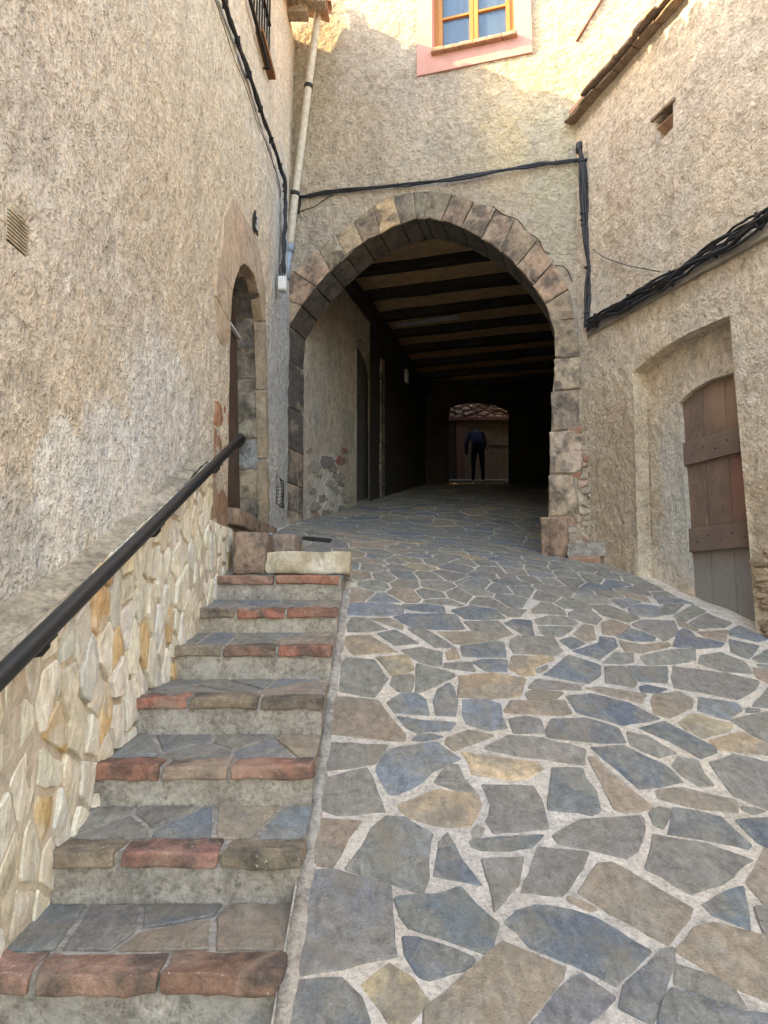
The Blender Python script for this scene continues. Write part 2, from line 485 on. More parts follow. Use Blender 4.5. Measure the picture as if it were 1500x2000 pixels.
def wood(name, c1, c2, scale=12, bd=.003, rough=.8, grain=(9, 9, .6), patches=()):
    m, n, b = newmat(name); pos = wpos(n, True)
    g1 = noise(n, pos, scale, 6, .7, .5, grain); g2 = noise(n, pos, 2.5, 3)
    c = mix(n, ramp(n, g1, [(.3, 0), (.7, 1)]), c1, c2)
    c = mix(n, .6, c, ramp(n, g2, [(.3, .7), (.7, 1.25)]), 'MULTIPLY')
    wp = wpos(n)
    for (mask, colr, amt) in patches:
        mk_ = blob(n, wp, *mask[:2], **mask[2]); c = mix(n, math_(n, 'MULTIPLY', mk_, amt), c, mix(n, .6, colr, ramp(n, g1, [(.3, .6), (.7, 1.3)]), 'MULTIPLY'))
    n.links.new(c, b.inputs['Base Color']); b.inputs['Roughness'].default_value = rough; bump(n, b, g1, bd)
    return m
M = {}
T = (.50, .400, .285); TD = (.34, .265, .185)
GREY = (.47, .455, .43)
def wp_(pl, px, py): return tuple(pl.pt(px, py))
M['plaster_left'] = plaster('rough_cast_plaster', (.68, .585, .475), (.53, .445, .355), 40, .026, [
    ((wp_(LW, 118, 1025), .34, dict(soft=.10, scale=(1, 1.5, .8), nz=.3)), (.80, .74, .65), .9),
    ((wp_(LW, 225, 930), .36, dict(soft=.5, scale=(1, 1, 1), nz=.5)), (.74, .71, .66), .85),
    ((wp_(LW, 330, 830), .50, dict(soft=.6, scale=(1, .8, 1), nz=.5)), (.72, .69, .64), .7),
    ((wp_(LW, 20, 1120), .28, dict(soft=.6, nz=.5)), (.56, .53, .48), .8),
    ((wp_(LW, 400, 150), .9, dict(soft=1.0, scale=(1, .6, .5), nz=.5)), (.66, .53, .37), .7),
    ((wp_(LW, 545, 800), .62, dict(soft=.5, scale=(1, 1, .22), nz=.3)), (.48, .47, .45), .8),
    ((wp_(LW, 440, 330), .5, dict(soft=.6, scale=(1, 1, .8), nz=.4)), (.68, .55, .39), .6)], speck=.75)
M['plaster_front'] = plaster('facade_plaster', (.43, .362, .292), (.34, .284, .226), 30, .03, [
    ((wp_(FC, 1090, 200), .8, dict(soft=1, scale=(1, 1, .8), nz=.5)), (.62, .47, .26), .7),
    ((wp_(FC, 1135, 300), .14, dict(soft=.4, nz=.3)), (.33, .35, .33), .9),
    ((wp_(FC, 590, 60), .5, dict(soft=.6, scale=(1, 1, .35), nz=.3)), (.34, .27, .18), .8),  # shade under the eave at the corner, painted into the plaster
    ((wp_(FC, 1085, 340), .5, dict(soft=.8, scale=(1.6, 1, .5), nz=.4)), (.45, .40, .30), .7)], speck=.6)
M['plaster_right'] = plaster('cement_plaster', (.63, .54, .435), (.47, .40, .315), 40, .022, [
    ((wp_(RW, 1300, 980), .5, dict(soft=.6, scale=(1, 1, .7), nz=.4)), (.50, .50, .46), .7),
    ((wp_(RW, 1205, 950), .5, dict(soft=.5, scale=(1, 1.2, .6), nz=.4)), (.48, .37, .26), .8),
    ((wp_(RW, 1480, 1050), .5, dict(soft=.6, nz=.4)), (.46, .36, .25), .8),
    ((wp_(RW, 1210, 440), .5, dict(soft=.6, scale=(1, 3, .5), nz=.3)), (.52, .40, .30), .5)], speck=.72)
M['plaster_pass'] = plaster('passage_plaster', (.50, .43, .35), (.36, .305, .25), 24, .012, [((tuple(PW.pt(650, 960))), .0, {}) if 0 else ((tuple(PW.pt(645, 965)), .55, dict(soft=.25, nz=.7)), (.60, .55, .49), .75), ((tuple(PW.pt(625, 560)), 1.0, dict(soft=.8, nz=.4)), (.26, .21, .15), .6)], speck=.5)  # paler plaster loss low down, darker brown patch high on the wall
M['plaster_dark'] = plaster('shade_dark_plaster', (.050, .042, .034), (.03, .026, .022), 24, .01, [], speck=.5)  # dimness of passage and yard painted in as near-black plaster
M['mortar'] = plaster('lime_mortar', (.58, .52, .455), (.47, .42, .37), 60, .010, [], speck=.75)
M['cement'] = plaster('stained_cement', (.41, .37, .325), (.21, .187, .165), 40, .010, [], speck=.85)
M['wallmortar'] = plaster('beige_mortar', (.62, .54, .44), (.52, .45, .36), 30, .008, [], speck=.4)
M['coping'] = plaster('grimy_coping_mortar', (.42, .36, .28), (.20, .17, .135), 34, .012, [], speck=.9)
M['slate'] = attr_stone('slate_flagstone', .0075, 26, ((.27, .245, .20), .7), .62, .66, (1.6, .7, 1), rim=((.25, .205, .15), .6), spots=((.6, .59, .56), .3))
M['cream'] = attr_stone('cream_limestone', .010, 17, ((.78, .72, .62), .6), .32, .85, (1, 1, .5), rim=((.74, .58, .36), .3))
M['sand'] = attr_stone('weathered_sandstone', .010, 22, ((.095, .08, .068), .8), .6, .9, (1, 1, .7), rim=((.54, .40, .28), .6))
M['soot'] = attr_stone('soot_stained_stone', .010, 20, ((.05, .043, .037), .7), .5, .95, (1, 1, .7))
M['tan'] = attr_stone('orange_tan_stone', .008, 20, ((.42, .32, .22), .6), .55, .9, (1, 1, .35), spots=((.12, .08, .05), .8))
M['brick'] = attr_stone('worn_brick', .005, 26, ((.10, .085, .072), .8), .7, .9, (1, 1, 1), rim=((.40, .29, .21), .7), spots=((.68, .66, .62), .6))
M['redb'] = attr_stone('red_brick_rubble', .006, 24, ((.36, .28, .22), .6), .4, .9, (1, 1, 1))
M['black'] = simple('black_powder_coated_steel', (.018, .019, .021), .42, .0, .1, 40, spec=.5)
M['cable'] = simple('black_cable_rubber', (.014, .015, .018), .5, 0, .2, 30, spec=.4)
M['iron'] = simple('dark_iron', (.03, .027, .026), .6, .3, .2, 30, .001)
M['pipe'] = simple('flaking_cream_paint', (.47, .41, .32), .6, 0, .3, 22, .001)
M['pipespot'] = M['pipe']
M['pvc'] = simple('blue_grey_plastic', (.26, .32, .40), .5, 0, .1, 10)
M['white'] = simple('white_plastic', (.62, .62, .6), .5, 0, .08, 12)
M['beam'] = wood('dark_beam_wood', (.03, .024, .019), (.065, .05, .038), 10, .004)
M['board'] = simple('ceiling_boards', (.55, .37, .20), .85, 0, .25, 6)
M['door_brown'] = wood('brown_painted_door', (.105, .062, .042), (.085, .05, .035), 8, .001, .5)
M['door_grey'] = wood('weathered_grey_wood', (.13, .115, .10), (.075, .066, .058), 12, .004)
dz = RW.pt(1415, 1200).z
M['plank'] = wood('weathered_red_brown_plank', (.30, .20, .15), (.11, .082, .068), 16, .007, .85, (10, 10, .7), [
    ((wp_(RW, 1410, 1170), .42, dict(soft=.9, scale=(.5, .5, 1.1), nz=.3)), (.27, .255, .235), .95),
    ((wp_(RW, 1390, 780), .28, dict(soft=.9, nz=.4)), (.40, .25, .16), .7),
    ((wp_(RW, 1410, 950), .2, dict(soft=.8, scale=(1, 1, .5), nz=.5)), (.34, .13, .09), .6)])
M['batten'] = wood('grey_brown_batten', (.23, .165, .125), (.15, .11, .09), 12, .004, .85, (2, 2, 9))
M['window_wood'] = wood('golden_pine', (.44, .20, .055), (.34, .14, .035), 9, .001, .5)
M['shutter_wood'] = wood('orange_brown_sill_wood', (.26, .12, .05), (.18, .085, .04), 9, .002, .7, (9, .8, 9))
M['pink'] = simple('pink_window_surround_paint', (.52, .27, .22), .9, 0, .12, 7, .002)
M['tile'] = simple('fired_clay_tile', (.40, .235, .155), .9, 0, .35, 14, .004)
M['tiledirty'] = simple('lichened_clay_tile', (.24, .17, .12), .95, 0, .4, 18, .006)
M['earth'] = simple('packed_earth', (.22, .19, .15), .95, 0, .3, 3, .01)
M['hole'] = simple('dark_interior', (.012, .010, .009), 1, 0, .1, 10)
M['curtain'] = simple('sky_tint_curtain', (.13, .21, .32), .9, 0, .1, 4)  # blue of the sky reflected in the panes, put into the cloth colour
M['skin'] = simple('skin', (.42, .25, .18), .6, 0, .05, 10)
M['navy'] = simple('navy_jumper_cloth', (.014, .017, .04), .95, 0, .2, 20)
M['trouser'] = simple('dark_trouser_cloth', (.014, .015, .018), .95, 0, .2, 20)
M['hair'] = simple('dark_hair', (.03, .022, .018), .8, 0, .3, 40)
M['redpaint'] = simple('faded_brown_red_paint', (.13, .055, .04), .85, 0, .3, 9)
M['number'] = simple('white_enamel', (.6, .58, .58), .5, 0, .05, 10)
def glass():
    m, n, b = newmat('window_glass'); b.inputs['Base Color'].default_value = (.10, .17, .25, 1); b.inputs['Roughness'].default_value = .03
    b.inputs['Specular IOR Level'].default_value = .9; b.inputs['Alpha'].default_value = .35
    return m
M['glass'] = glass()

# ------------------------------------------------------------------ ground and paving (structure)
gx = [-60, -30, -12]+[x*.5-6 for x in range(0, 29)]+[12, 30, 60]; gy = [-60, -25]+[y*.5-8 for y in range(0, 69)]+[30, 40, 60, 90]
gv = [(x, y, float(ground_z(x, min(max(y, -6), 60)))-.5) for y in gy for x in gx]
gf = [(j*len(gx)+i, j*len(gx)+i+1, (j+1)*len(gx)+i+1, (j+1)*len(gx)+i) for j in range(len(gy)-1) for i in range(len(gx)-1)]
mk('ground', gv, gf, M['earth'], smooth=True)['kind'] = 'structure'

def gframe(x, y, h): return Vector((x, y, float(ground_z(x, y))+h))
region = [(-.255, -1.5), (3.6, -1.5), (3.6, 3.2), (2.7, 5.2), (2.15, 7.3), (2.2, 8.2), (4.0, 15.4), (4.0, 20.5), (.5, 20.5), (.9, 15.4), (-1.0, 8.4), (-1.35, 7.9), (-1.35, 5.12), (-.255, 5.12)]
def mortar_mesh():
    xs = np.arange(-1.4, 4.2, .05); ys = np.concatenate([np.arange(-1.5, 8.4, .05), np.arange(8.5, 20.6, .2)])
    X, Y = np.meshgrid(xs, ys); P = np.stack([X.ravel(), Y.ravel(), ground_z(X.ravel(), Y.ravel())], 1)
    P[:, 2] += fbm(P, 9, 3, 3)*.004
    ok = inpoly(P[:, 0], P[:, 1], region); nx = len(xs); F = []
    for j in range(len(ys)-1):
        for i in range(nx-1):
            a = j*nx+i
            if ok[a] or ok[a+nx+1]: F.append((a, a+1, a+nx+1, a+nx))
    used = sorted({i for f in F for i in f}); mp = {u: k for k, u in enumerate(used)}
    return P[used].tolist(), [tuple(mp[i] for i in f) for f in F]
mv, mf = mortar_mesh()
paving = mk('street_paving', mv, mf, M['mortar'], smooth=True); paving['kind'] = 'structure'

CROPS = dict(A=(540, 1660, 3.125), B=(1000, 1660, 3.0), C=(580, 1420, 3.409), D=(1000, 1420, 3.0), E=(620, 1180, 3.409), F=(1040, 1180, 3.261), P=(0, 0, 1))
# paving stones whose outlines the photograph shows clearly: kind of stone, outline
TR = '''
A gb 230,135 350,130 690,225 720,645 640,660 390,725 80,765 70,700 145,290 190,190
A b 735,305 1000,285 1120,235 1240,370 1345,455 1310,570 1275,630 1060,555 820,480 765,400
A b 785,545 880,555 1190,660 1180,725 925,790 870,770 800,650
A gb 30,820 390,785 520,920 560,1062 560,1200 20,1200
A t 530,830 690,705 830,790 915,930 790,1062 690,1062 620,960
P o 832,2000 835,1965 865,1945 980,1843 1100,1893 1095,1915 1028,1998 1020,2060 820,2060
P gb 1110,1915 1135,1905 1200,1950 1165,1985 1130,2010 1040,2000
P g 943,1682 1020,1678 1010,1730 967,1778 955,1724
P b 859,1655 887,1649 900,1678 936,1727 848,1712 856,1665
P g 1053,1657 1147,1667 1137,1695 1100,1750 1020,1743 1037,1700
B o 500,90 590,80 700,140 1045,340 1035,390 905,550 560,360 400,255
P g 1277,1632 1383,1650 1468,1680 1425,1715 1410,1725 1350,1745 1263,1697 1272,1670
P b 987,1803 1010,1782 1045,1770 1113,1778 1167,1797 1267,1857 1213,1910 1200,1925 1110,1880 1037,1850
B b 1120,330 1220,270 1350,225 1370,310 1390,465 1180,385
P o 1323,1860 1360,1817 1393,1807 1520,1840 1540,1975 1450,1935 1375,1890
B gb 940,595 950,650 870,870 820,1005 640,915 670,790 790,680 880,600
B g 980,680 1270,775 1350,920 1100,850 960,790
B b 960,825 1090,870 1380,965 1500,980 1560,1100 850,1100 870,1000 905,880
P o 1490,1660 1540,1650 1540,1790 1487,1757 1458,1723 1478,1690
P g 1477,1775 1530,1775 1530,1835 1493,1823 1483,1800
B o 345,285 480,345 430,350 345,310
P b 1440,1605 1530,1597 1540,1680 1480,1645 1455,1622
C g 235,110 595,130 560,190 510,245 200,290 170,280 225,200
C g 195,350 460,280 500,350 580,565 290,590 140,545 120,500 160,410
C b2 620,150 920,105 1000,160 1080,215 900,300 830,370 700,440 625,475 525,300 540,250
C g 920,370 1000,260 1075,265 1110,350 1180,430 1100,430 960,390
C t 675,525 930,420 1200,450 1220,520 1190,600 1150,660 1000,665 760,610 700,560
P g 943,1534 1000,1535 1040,1537 1055,1560 1069,1617 1000,1622 965,1624 950,1605 957,1590 958,1570 950,1550
P gb 753,1596 791,1599 843,1631 838,1648 835,1715 825,1743 675,1697 705,1660 725,1620
C o 115,615 420,640 330,760 245,920 110,900
P b 925,1642 1000,1636 1055,1633 1033,1655 1000,1660 950,1662 930,1655
C g 1160,700 1190,655 1240,680 1230,720 1180,740
C g 960,760 1000,715 1030,760 1010,790 950,800
P g 951,1462 995,1438 1060,1444 1140,1463 1137,1494 1060,1483 1000,1476
P t2 906,1471 960,1480 1043,1490 1058,1503 1020,1522 985,1522 925,1512 918,1490
D gb 235,250 410,250 440,320 490,380 510,490 460,515 370,495 215,480
D o 455,190 480,185 820,470 760,485 655,495 600,480 540,360
D b 465,125 650,115 900,230 995,320 850,350 740,360 640,270 560,210
D g 680,35 800,60 955,155 850,175 700,105
P b 1252,1424 1298,1411 1390,1457 1396,1468 1365,1480 1310,1450
D g 940,230 970,180 1090,200 1130,280 1180,335 1100,350 1000,290
D t 1165,85 1340,35 1500,105 1490,165 1350,150 1210,130
P g 1388,1492 1437,1477 1520,1498 1530,1590 1490,1577 1433,1553 1407,1520
D o 855,375 1000,360 1300,430 1315,460 1300,500 1100,480 870,425
D g 810,510 850,480 930,490 890,590 835,570
D gb 955,480 1080,495 1230,540 1390,690 1370,715 1150,665 925,630
D g 400,550 760,535 770,600 735,720 655,765 480,720 290,690 250,640
D g 1360,470 1470,495 1420,515 1360,490
E b2 220,0 480,0 570,20 560,65 470,80 210,75
E b 570,5 700,0 835,15 840,60 700,50 600,35
E b 900,45 1020,15 1170,35 1250,95 1100,105 990,100
E b2 510,90 600,65 920,70 980,165 900,175 640,160
E g 1200,40 1330,35 1385,45 1340,85 1270,85
E g 235,90 330,100 460,170 330,185 205,185 205,130
E o 350,95 480,95 560,130 560,170 470,140
E b 1250,130 1300,105 1420,110 1440,205 1370,205
E g 980,120 1200,115 1275,180 1040,180
E gb 400,200 520,175 670,260 520,280
E g 610,170 720,170 910,290 780,285
E o 810,190 1270,185 1290,205 1180,240 970,270 920,265
E t 200,215 350,210 530,320 400,325 240,340 180,270
E b 960,285 1200,250 1240,265 1250,355 980,350
E g 565,310 690,290 825,325 825,400 790,410 680,385
E t 860,325 920,300 940,360 870,370
E g 170,385 200,360 380,375 465,500 380,620 150,580
E t 400,360 600,345 640,435 500,475
E g 665,405 905,470 900,490 700,580 655,580
E g 505,490 620,475 640,490 625,580 540,580 490,540
E g 850,395 1020,390 1040,450 850,425
E b2 1040,390 1100,370 1260,375 1250,450 1120,445
E t 950,485 1170,465 1380,500 1345,615 1150,630 945,620
E b2 470,660 560,600 660,600 715,640 740,740 520,720
E gb 800,575 880,535 905,560 930,650 915,740 790,735 775,650
E b2 970,640 1130,640 1215,670 1230,760 1260,820 1150,840 1000,800 970,740
E b 540,755 680,775 910,790 880,840 660,855 600,820
E b 680,870 750,870 830,885 700,915 640,905
E o 100,700 130,625 400,645 455,720 575,870 570,915 60,860
E o 880,890 1010,845 1160,880 920,975 860,930
P g 1000,1250 1015,1245 1080,1246 1097,1272 1080,1281 1005,1276 998,1262
P t 1001,1283 1075,1283 1080,1290 1045,1303 1045,1318 1020,1320 995,1305
F g 20,420 90,390 90,415 45,435
P o 990,1385 1000,1370 1100,1369 1115,1394 1085,1397 990,1392
P o 1028,1357 1040,1350 1096,1354 1085,1364 1035,1366
P g 1035,1344 1050,1328 1130,1340 1130,1348 1070,1347
E g 1280,770 1380,750 1480,770 1500,860 1310,855
F g 20,100 110,75 240,85 285,120 265,135 50,130
F g 35,145 250,145 255,160 180,210 80,200
F o 265,190 330,135 385,145 400,225 340,235 300,215
F g 235,60 270,40 370,40 440,95 400,130 330,115 240,80
F g 375,10 480,5 680,90 600,115 450,75
F b2 610,30 680,5 800,20 830,70 760,85 640,70
F o 440,120 500,100 620,140 555,200 450,195
F b 545,210 630,160 775,210 770,235 640,235
F g 640,130 700,105 900,110 925,170 870,220 830,235 790,200 660,150
F gb 175,235 250,210 330,250 250,285
F b 260,300 420,250 430,210 520,220 540,270 430,350
F o 560,240 700,265 860,250 870,270 700,315 600,305
F b 920,190 960,160 1010,175 1040,210 1215,250 1190,275 1050,285 900,270
F g 450,375 520,310 640,315 640,375 570,385
F g 690,335 900,290 1030,290 1030,360 900,385 730,390
F b 75,450 230,325 435,390 430,450 350,505
F g 460,405 590,400 660,500 640,530 470,500
F gb 610,400 855,400 855,505 680,490
F g 905,400 1230,440 1440,490 1420,540 1310,610 1100,570 910,535 890,470
F g 1070,330 1200,310 1350,370 1400,440 1240,435 1060,380
F b 690,530 730,520 850,545 800,565 700,560
F o 345,540 430,530 720,575 690,635 520,590
F b 220,590 380,575 600,630 800,730 570,770 480,745 290,690
F o 755,620 780,575 940,560 1020,610 1010,660 870,725 780,700
F b2 1065,600 1300,635 1325,680 1240,735 1060,680
F t 940,760 1010,700 1270,770 1240,810 1090,850 980,800
F gb 95,800 130,740 340,730 540,795 580,880 440,885 110,850
F g 1270,745 1500,690 1560,900 1400,830
F g 1410,640 1500,540 1540,665 1410,650
F b2 1255,170 1320,140 1500,220 1430,240 1260,200
F gb 1255,230 1440,270 1380,350 1270,310
F g 1000,120 1110,60 1270,120 1220,150 1060,155
F g 1400,350 1500,290 1540,375 1450,375
F o 1050,180 1240,165 1230,240 1130,225
F b 1370,670 1440,675 1430,690 1370,690
F g 900,80 1020,10 1100,50 970,110
F g 820,30 850,5 960,5 900,60 840,65
F o 1410,410 1500,430 1530,520 1430,470
'''
SC = dict(b=(.135, .157, .18), b2=(.175, .197, .22), gb=(.18, .187, .19), g=(.215, .203, .182), o=(.285, .235, .18), t=(.38, .30, .20), t2=(.50, .37, .25))
def shade(c, a=.13):
    k = random.uniform(1-a, 1+a); return tuple(max(.01, x*k*random.uniform(1-a*.25, 1+a*.25)) for x in c)
SC = {k: (a*1.2, b*1.16, c*1.12) for k, (a, b, c) in SC.items()}
stones = []; blockers = []
for line in TR.strip().split('\n'):
    q = line.split(); ox, oy, s = CROPS[q[0]]
    px = [tuple(float(t) for t in a.split(',')) for a in q[2:]]
    P = []
    for a, b in px:
        g = on_ground(ox+a/s, oy+b/s); P.append((g.x, g.y))
    if area2(P) < 0: P = P[::-1]
    if abs(area2(P)) < .0008: continue
    cc_ = centroid(P); sz_ = math.sqrt(area2(P)); P = [(cc_[0]+(x-cc_[0])*(1+.017/sz_), cc_[1]+(y-cc_[1])*(1+.017/sz_)) for x, y in P]
    stones.append((P, SC[q[1]])); H = hull(P)
    blockers.append((H, (min(p[0] for p in H), min(p[1] for p in H), max(p[0] for p in H), max(p[1] for p in H))))
def in_street(p):
    x, y = p
    if y < 5.15:
        if x < -.2: return False
    elif y < 7.7:
        if x < -1.0: return False
    rw = (Vector((x, y, 0))-RW.P).dot(RW.N)
    if y < 6.9 and rw < .03: return False
    if 6.9 <= y < 8.2 and x > 1.95-(y-6.9)*.1: return False
    if y >= 7.7:
        s = -.95+.26*(y-8.15) if y > 8.15 else -.95
        if x < s+.05 or x > s+2.9: return False
    return True
SX = 1.35      # flags a little longer across the street than along it
cand = poisson(16000, (-1.1/SX, .3, 4.2/SX, 19.5), .20, lambda p: in_street((p[0]*SX, p[1])) and (p[1] < 9.5 or random.random() < .5))
def near_block(p, m=.07):
    X = np.array([p[0]]); Y = np.array([p[1]])
    for H, bb in blockers:
        if bb[0]-m < p[0] < bb[2]+m and bb[1]-m < p[1] < bb[3]+m:
            if inpoly(X, Y, H)[0] or segdist(X, Y, H)[0] < m: return True
    return False
seeds = [(x*SX, y) for x, y in cand]; seeds = [p for p in seeds if not near_block(p, .028)]
def far_enough(p, d): return all((q[0]-p[0])**2+(q[1]-p[1])**2 > d*d for q in seeds if abs(q[1]-p[1]) < d)
for k in range(26):
    q = RW.w(.15+k*.17, 0, .075+.03*math.sin(k*2.1)); q = (q.x, q.y)
    if in_street(q) and not near_block(q, .02) and far_enough(q, .09): seeds.append(q)
for k in range(9000):
    q = (random.uniform(-.2, 3.4), random.uniform(1.2, 7.6))
    if in_street(q) and far_enough(q, .16) and not near_block(q, .04): seeds.append(q)
def cuts(s):
    c = []
    if s[1] < 5.15: c.append(((-1, 0), .235))
    elif s[1] < 7.75: c.append(((-1, 0), 1.03)); 
    if s[1] < 6.95:
        n = RW.N; c.append(((-n.x, -n.y), -RW.P.dot(n)-.005))
    if s[1] < 5.15 and s[0] < -.05: c.append(((0, 1), 5.2))
    elif s[1] >= 5.15 and s[0] < -.2: c.append(((0, -1), -5.18))
    return c
cells = voronoi(seeds, .0085, R=.30, cuts=cuts, blockers=blockers)
pick = ['g']*11+['gb']*6+['b2']*1+['b']*2+['o']*5+['t']*1
for P in cells:
    if P: stones.append((P, SC[random.choice(pick)]))
def cdist(P): c = centroid(P); return math.hypot(c[0], c[1])/math.sqrt(abs(area2(P))+1e-4)**.5
vis = [s for s in stones if 1.2 < centroid(s[0])[1] < 19.5 and abs(centroid(s[0])[0]) < centroid(s[0])[1]*.62+.3]
hid = [s for s in stones if s not in vis]
vis.sort(key=lambda s: centroid(s[0])[1]/math.sqrt(abs(area2(s[0]))))
rest = MB()
for k, (P, c) in enumerate(vis+hid):
    far = centroid(P)[1] > 7.5
    R = rough_poly(P, .05 if not far else .2, .0035 if not far else 0)
    top = random.uniform(.003, .009)
    vf = slab(R, gframe, top, -.02, .005, random.uniform(.0, .004), .008, noise=.0025, seed=k, rings=2 if not far else 1)
    if k < 300: mk('paving_stone', vf[0], vf[1], M['slate'], paving, col=shade(c))
    else: rest.add(vf, shade(c))
ro = rest.build('far_paving_stones', M['slate'], paving); ro['kind'] = 'stuff'

# ------------------------------------------------------------------ staircase
STEPS = [(1905, 1860, 1952, -20, 527), (1667, 1634, 1698, 88, 577), (1496, 1473, 1520, 187, 611), (1361, 1352, 1386, 263, 630), (1262, 1257, 1285, 335, 645), (1189, 1186, 1205, 385, 660), (1126, 1123, 1141, 425, 675)]
stair = thing('staircase', 'staircase of stone treads edged with worn red bricks beside the stone clad wall', 'staircase', (-.7, 3.4, -1.5))
XL, XR = -1.17, -.285
nose = []
for (yf, yb, ylow, l, r) in STEPS:
    a, b = ray(l, yf), ray(r, yf); t = .85/(b.x-a.x); nose.append((a.y*t, a.z*t))
nose[0] = (2.15, nose[0][1]/nose[0][0]*2.15)
# keep the flight regular: blend the measured noses with a straight fit
ys_ = np.array([n[0] for n in nose]); zs_ = np.array([n[1] for n in nose])
ft = np.polyfit(ys_, zs_, 1)
nose = [(y, .97*z+.03*(ft[0]*y+ft[1])) for y, z in nose]
sl = lambda py: ray(750, py).z/ray(750, py).y
RB_ = [1763, 1569, 1432, 1327, 1235, 1171, 1120]
TILT = [.05]+[min(.065, max(0, sl(RB_[k])*(nose[k+1][0]+.02 if k < 6 else nose[k][0]+.3)-nose[k][1])) for k in range(7)]
fy = nose[0][0]-.42; nose = [(fy, nose[0][1]-.19)]+nose
BRC = [(.40, .17, .12), (.30, .15, .108), (.33, .20, .145), (.22, .16, .13), (.29, .225, .165), (.36, .20, .15), (.32, .18, .13)]
TREADS = {1: [(.08, .55), (.33, .62), (.52, .8), (.58, .3), (.85, .5)], 2: [(.1, .8), (.22, .3), (.36, .85), (.5, .35), (.72, .55), (.93, .3)],
          3: [(.1, .4), (.33, .75), (.45, .25), (.6, .8), (.75, .3), (.93, .6)]}
for i, (y0, z) in enumerate(nose):
    y1 = nose[i+1][0] if i+1 < len(nose) else y0+.30
    zb = z-.32
    mb = MB(); bx0, bx1 = XL, XR
    # mortar core of the step with a gritty riser
    nxs, nzs = 22, 8
    core = [(XL, y0+.022), (XR, y0+.022)]
    V = []; F = []
    prof = [(y0+.022, zb), (y0+.022, z-.05), (y0+.022, z-.006), (y0+.06, z-.006), (y0+.13, z-.004), (y1+.06, z-.004+TILT[i]), (y1+.06, zb)]
    PP = densify(prof+[], .04)
    for k in range(nxs+1):
        x = XL+(XR-XL)*k/nxs
        for (yy, zz) in PP: V.append((x, yy, zz))
    m = len(PP)
    for k in range(nxs):
        for j in range(m):
            j2 = (j+1) % m; F.append((k*m+j, k*m+j2, (k+1)*m+j2, (k+1)*m+j))
    F.append(tuple(range(m))); F.append(tuple(nxs*m+j for j in range(m))[::-1])
    VA = np.array(V); VA[:, 1] += fbm(VA, 8, 3, i)*.006; VA[:, 2] += np.minimum(0, fbm(VA, 8, 3, i+9)*.004)
    st = mk('step', VA.tolist(), F, M['cement'], stair)
    # nosing bricks
    nb = 3; edges = [0, .31+random.uniform(-.04, .04), .66+random.uniform(-.04, .04), 1]
    if i == 1: edges = [-.02, .2, .6, 1]
    if i == 7: edges = [0, .5, .98, 1.0]; nb = 2
    for q in range(nb):
        a, b = XL+(XR-XL+.012)*edges[q]+.008, XL+(XR-XL+.012)*edges[q+1]-.008
        dep = .128+random.uniform(-.006, .006)
        vf = rock_box(((a+b)/2, y0+dep/2+random.uniform(-.004, .004), z-.026+random.uniform(-.003, .003)), (b-a, dep, .058), n=9, r=.008, noise=.015, seed=i*7+q)
        mk('nosing_brick', vf[0], vf[1], M['brick'], st, smooth=True, col=shade(random.choice(BRC), .15))
    # tread flags
    w_, d_ = XR-XL, y1-y0-.135
    sd = TREADS.get(i) or [((k+.5+random.uniform(-.25, .25))/6, random.choice((.25, .5, .8))) for k in range(6)]
    sd = [(XL+.0+a*w_, y0+.135+b*d_) for a, b in sd]
    def tc(s, y0=y0, y1=y1): return [((-1, 0), -(XL+.01)), ((1, 0), XR+.002), ((0, -1), -(y0+.142)), ((0, 1), y1+.012)]
    for P in voronoi(sd, .011, R=.5, cuts=tc):
        if not P: continue
        vf = slab(rough_poly(P, .05, .004), lambda x, y, h, z=z, y0=y0, y1=y1, tl=TILT[i]: Vector((x, y, z+h+tl*max(0, y-y0-.13)/(y1-y0-.07))), .004, -.03, .004, .002, .01, noise=.002, seed=i)
        mk('tread_stone', vf[0], vf[1], M['slate'], st, col=shade(SC[random.choice(['g', 'g', 'o', 'gb', 'b2'])], .12))
# mortar kerb strip between stair and ramp
kb = MB(); n = 60; vs = []; fs = []
for k in range(n+1):
    y = 1.4+3.75*k/n; g = float(ground_z(-.25, y)); wv = .006*math.sin(k*1.7)
    vs += [(-.292, y, g-.1), (-.292, y, g+.012+wv), (-.255, y, g+.012+wv*.5), (-.225+wv, y, g-.01)]
for k in range(n):
    for j in range(3): fs.append((k*4+j, k*4+j+1, (k+1)*4+j+1, (k+1)*4+j))
mk('edge_mortar', vs, fs, M['cement'], stair, smooth=True)
ztop = nose[-1][1]; ytop = nose[-1][0]
def blockat(name, label, cat, mat, col, p0, p1, depth, y, seed, top_in=0, noise=.012, r=.02):
    """stone block with front face at distance y whose front outline runs between two pixels"""
    a = ray(*p0); a = a*(y/a.y); b = ray(*p1); b = b*(y/b.y)
    c = ((a.x+b.x)/2, y+depth/2, (a.z+b.z)/2)
    vf = rock_box(c, (abs(b.x-a.x), depth, abs(a.z-b.z)), n=8, r=r, noise=noise, seed=seed)
    o = mk(name, vf[0], vf[1], mat, None, smooth=True, col=col); return tag(o, label, cat)
yb = ytop+.22
blockat('stone_block', 'rough cream limestone block lying across the top of the stairs', 'stone block', M['cream'], (.46, .38, .27), (519, 1077), (684, 1122), .24, yb, 3, noise=.02)
blockat('stone_block', 'reddish brown pitted stone block between the clad wall and the doorway', 'stone block', M['sand'], (.36, .25, .185), (456, 1038), (521, 1122), .5, yb+.02, 5, r=.025)
blockat('stone_block', 'small purple grey stone kerb behind the cream block on the landing', 'stone block', M['tan'], (.25, .19, .17), (531, 1042), (577, 1080), .5, yb+.32, 6)
blockat('stone_block', 'thin upright grey slab between the brown block and the purple kerb', 'stone block', M['slate'], (.2, .22, .23), (524, 1040), (531, 1078), .4, yb+.27, 8, r=.006, noise=.004)

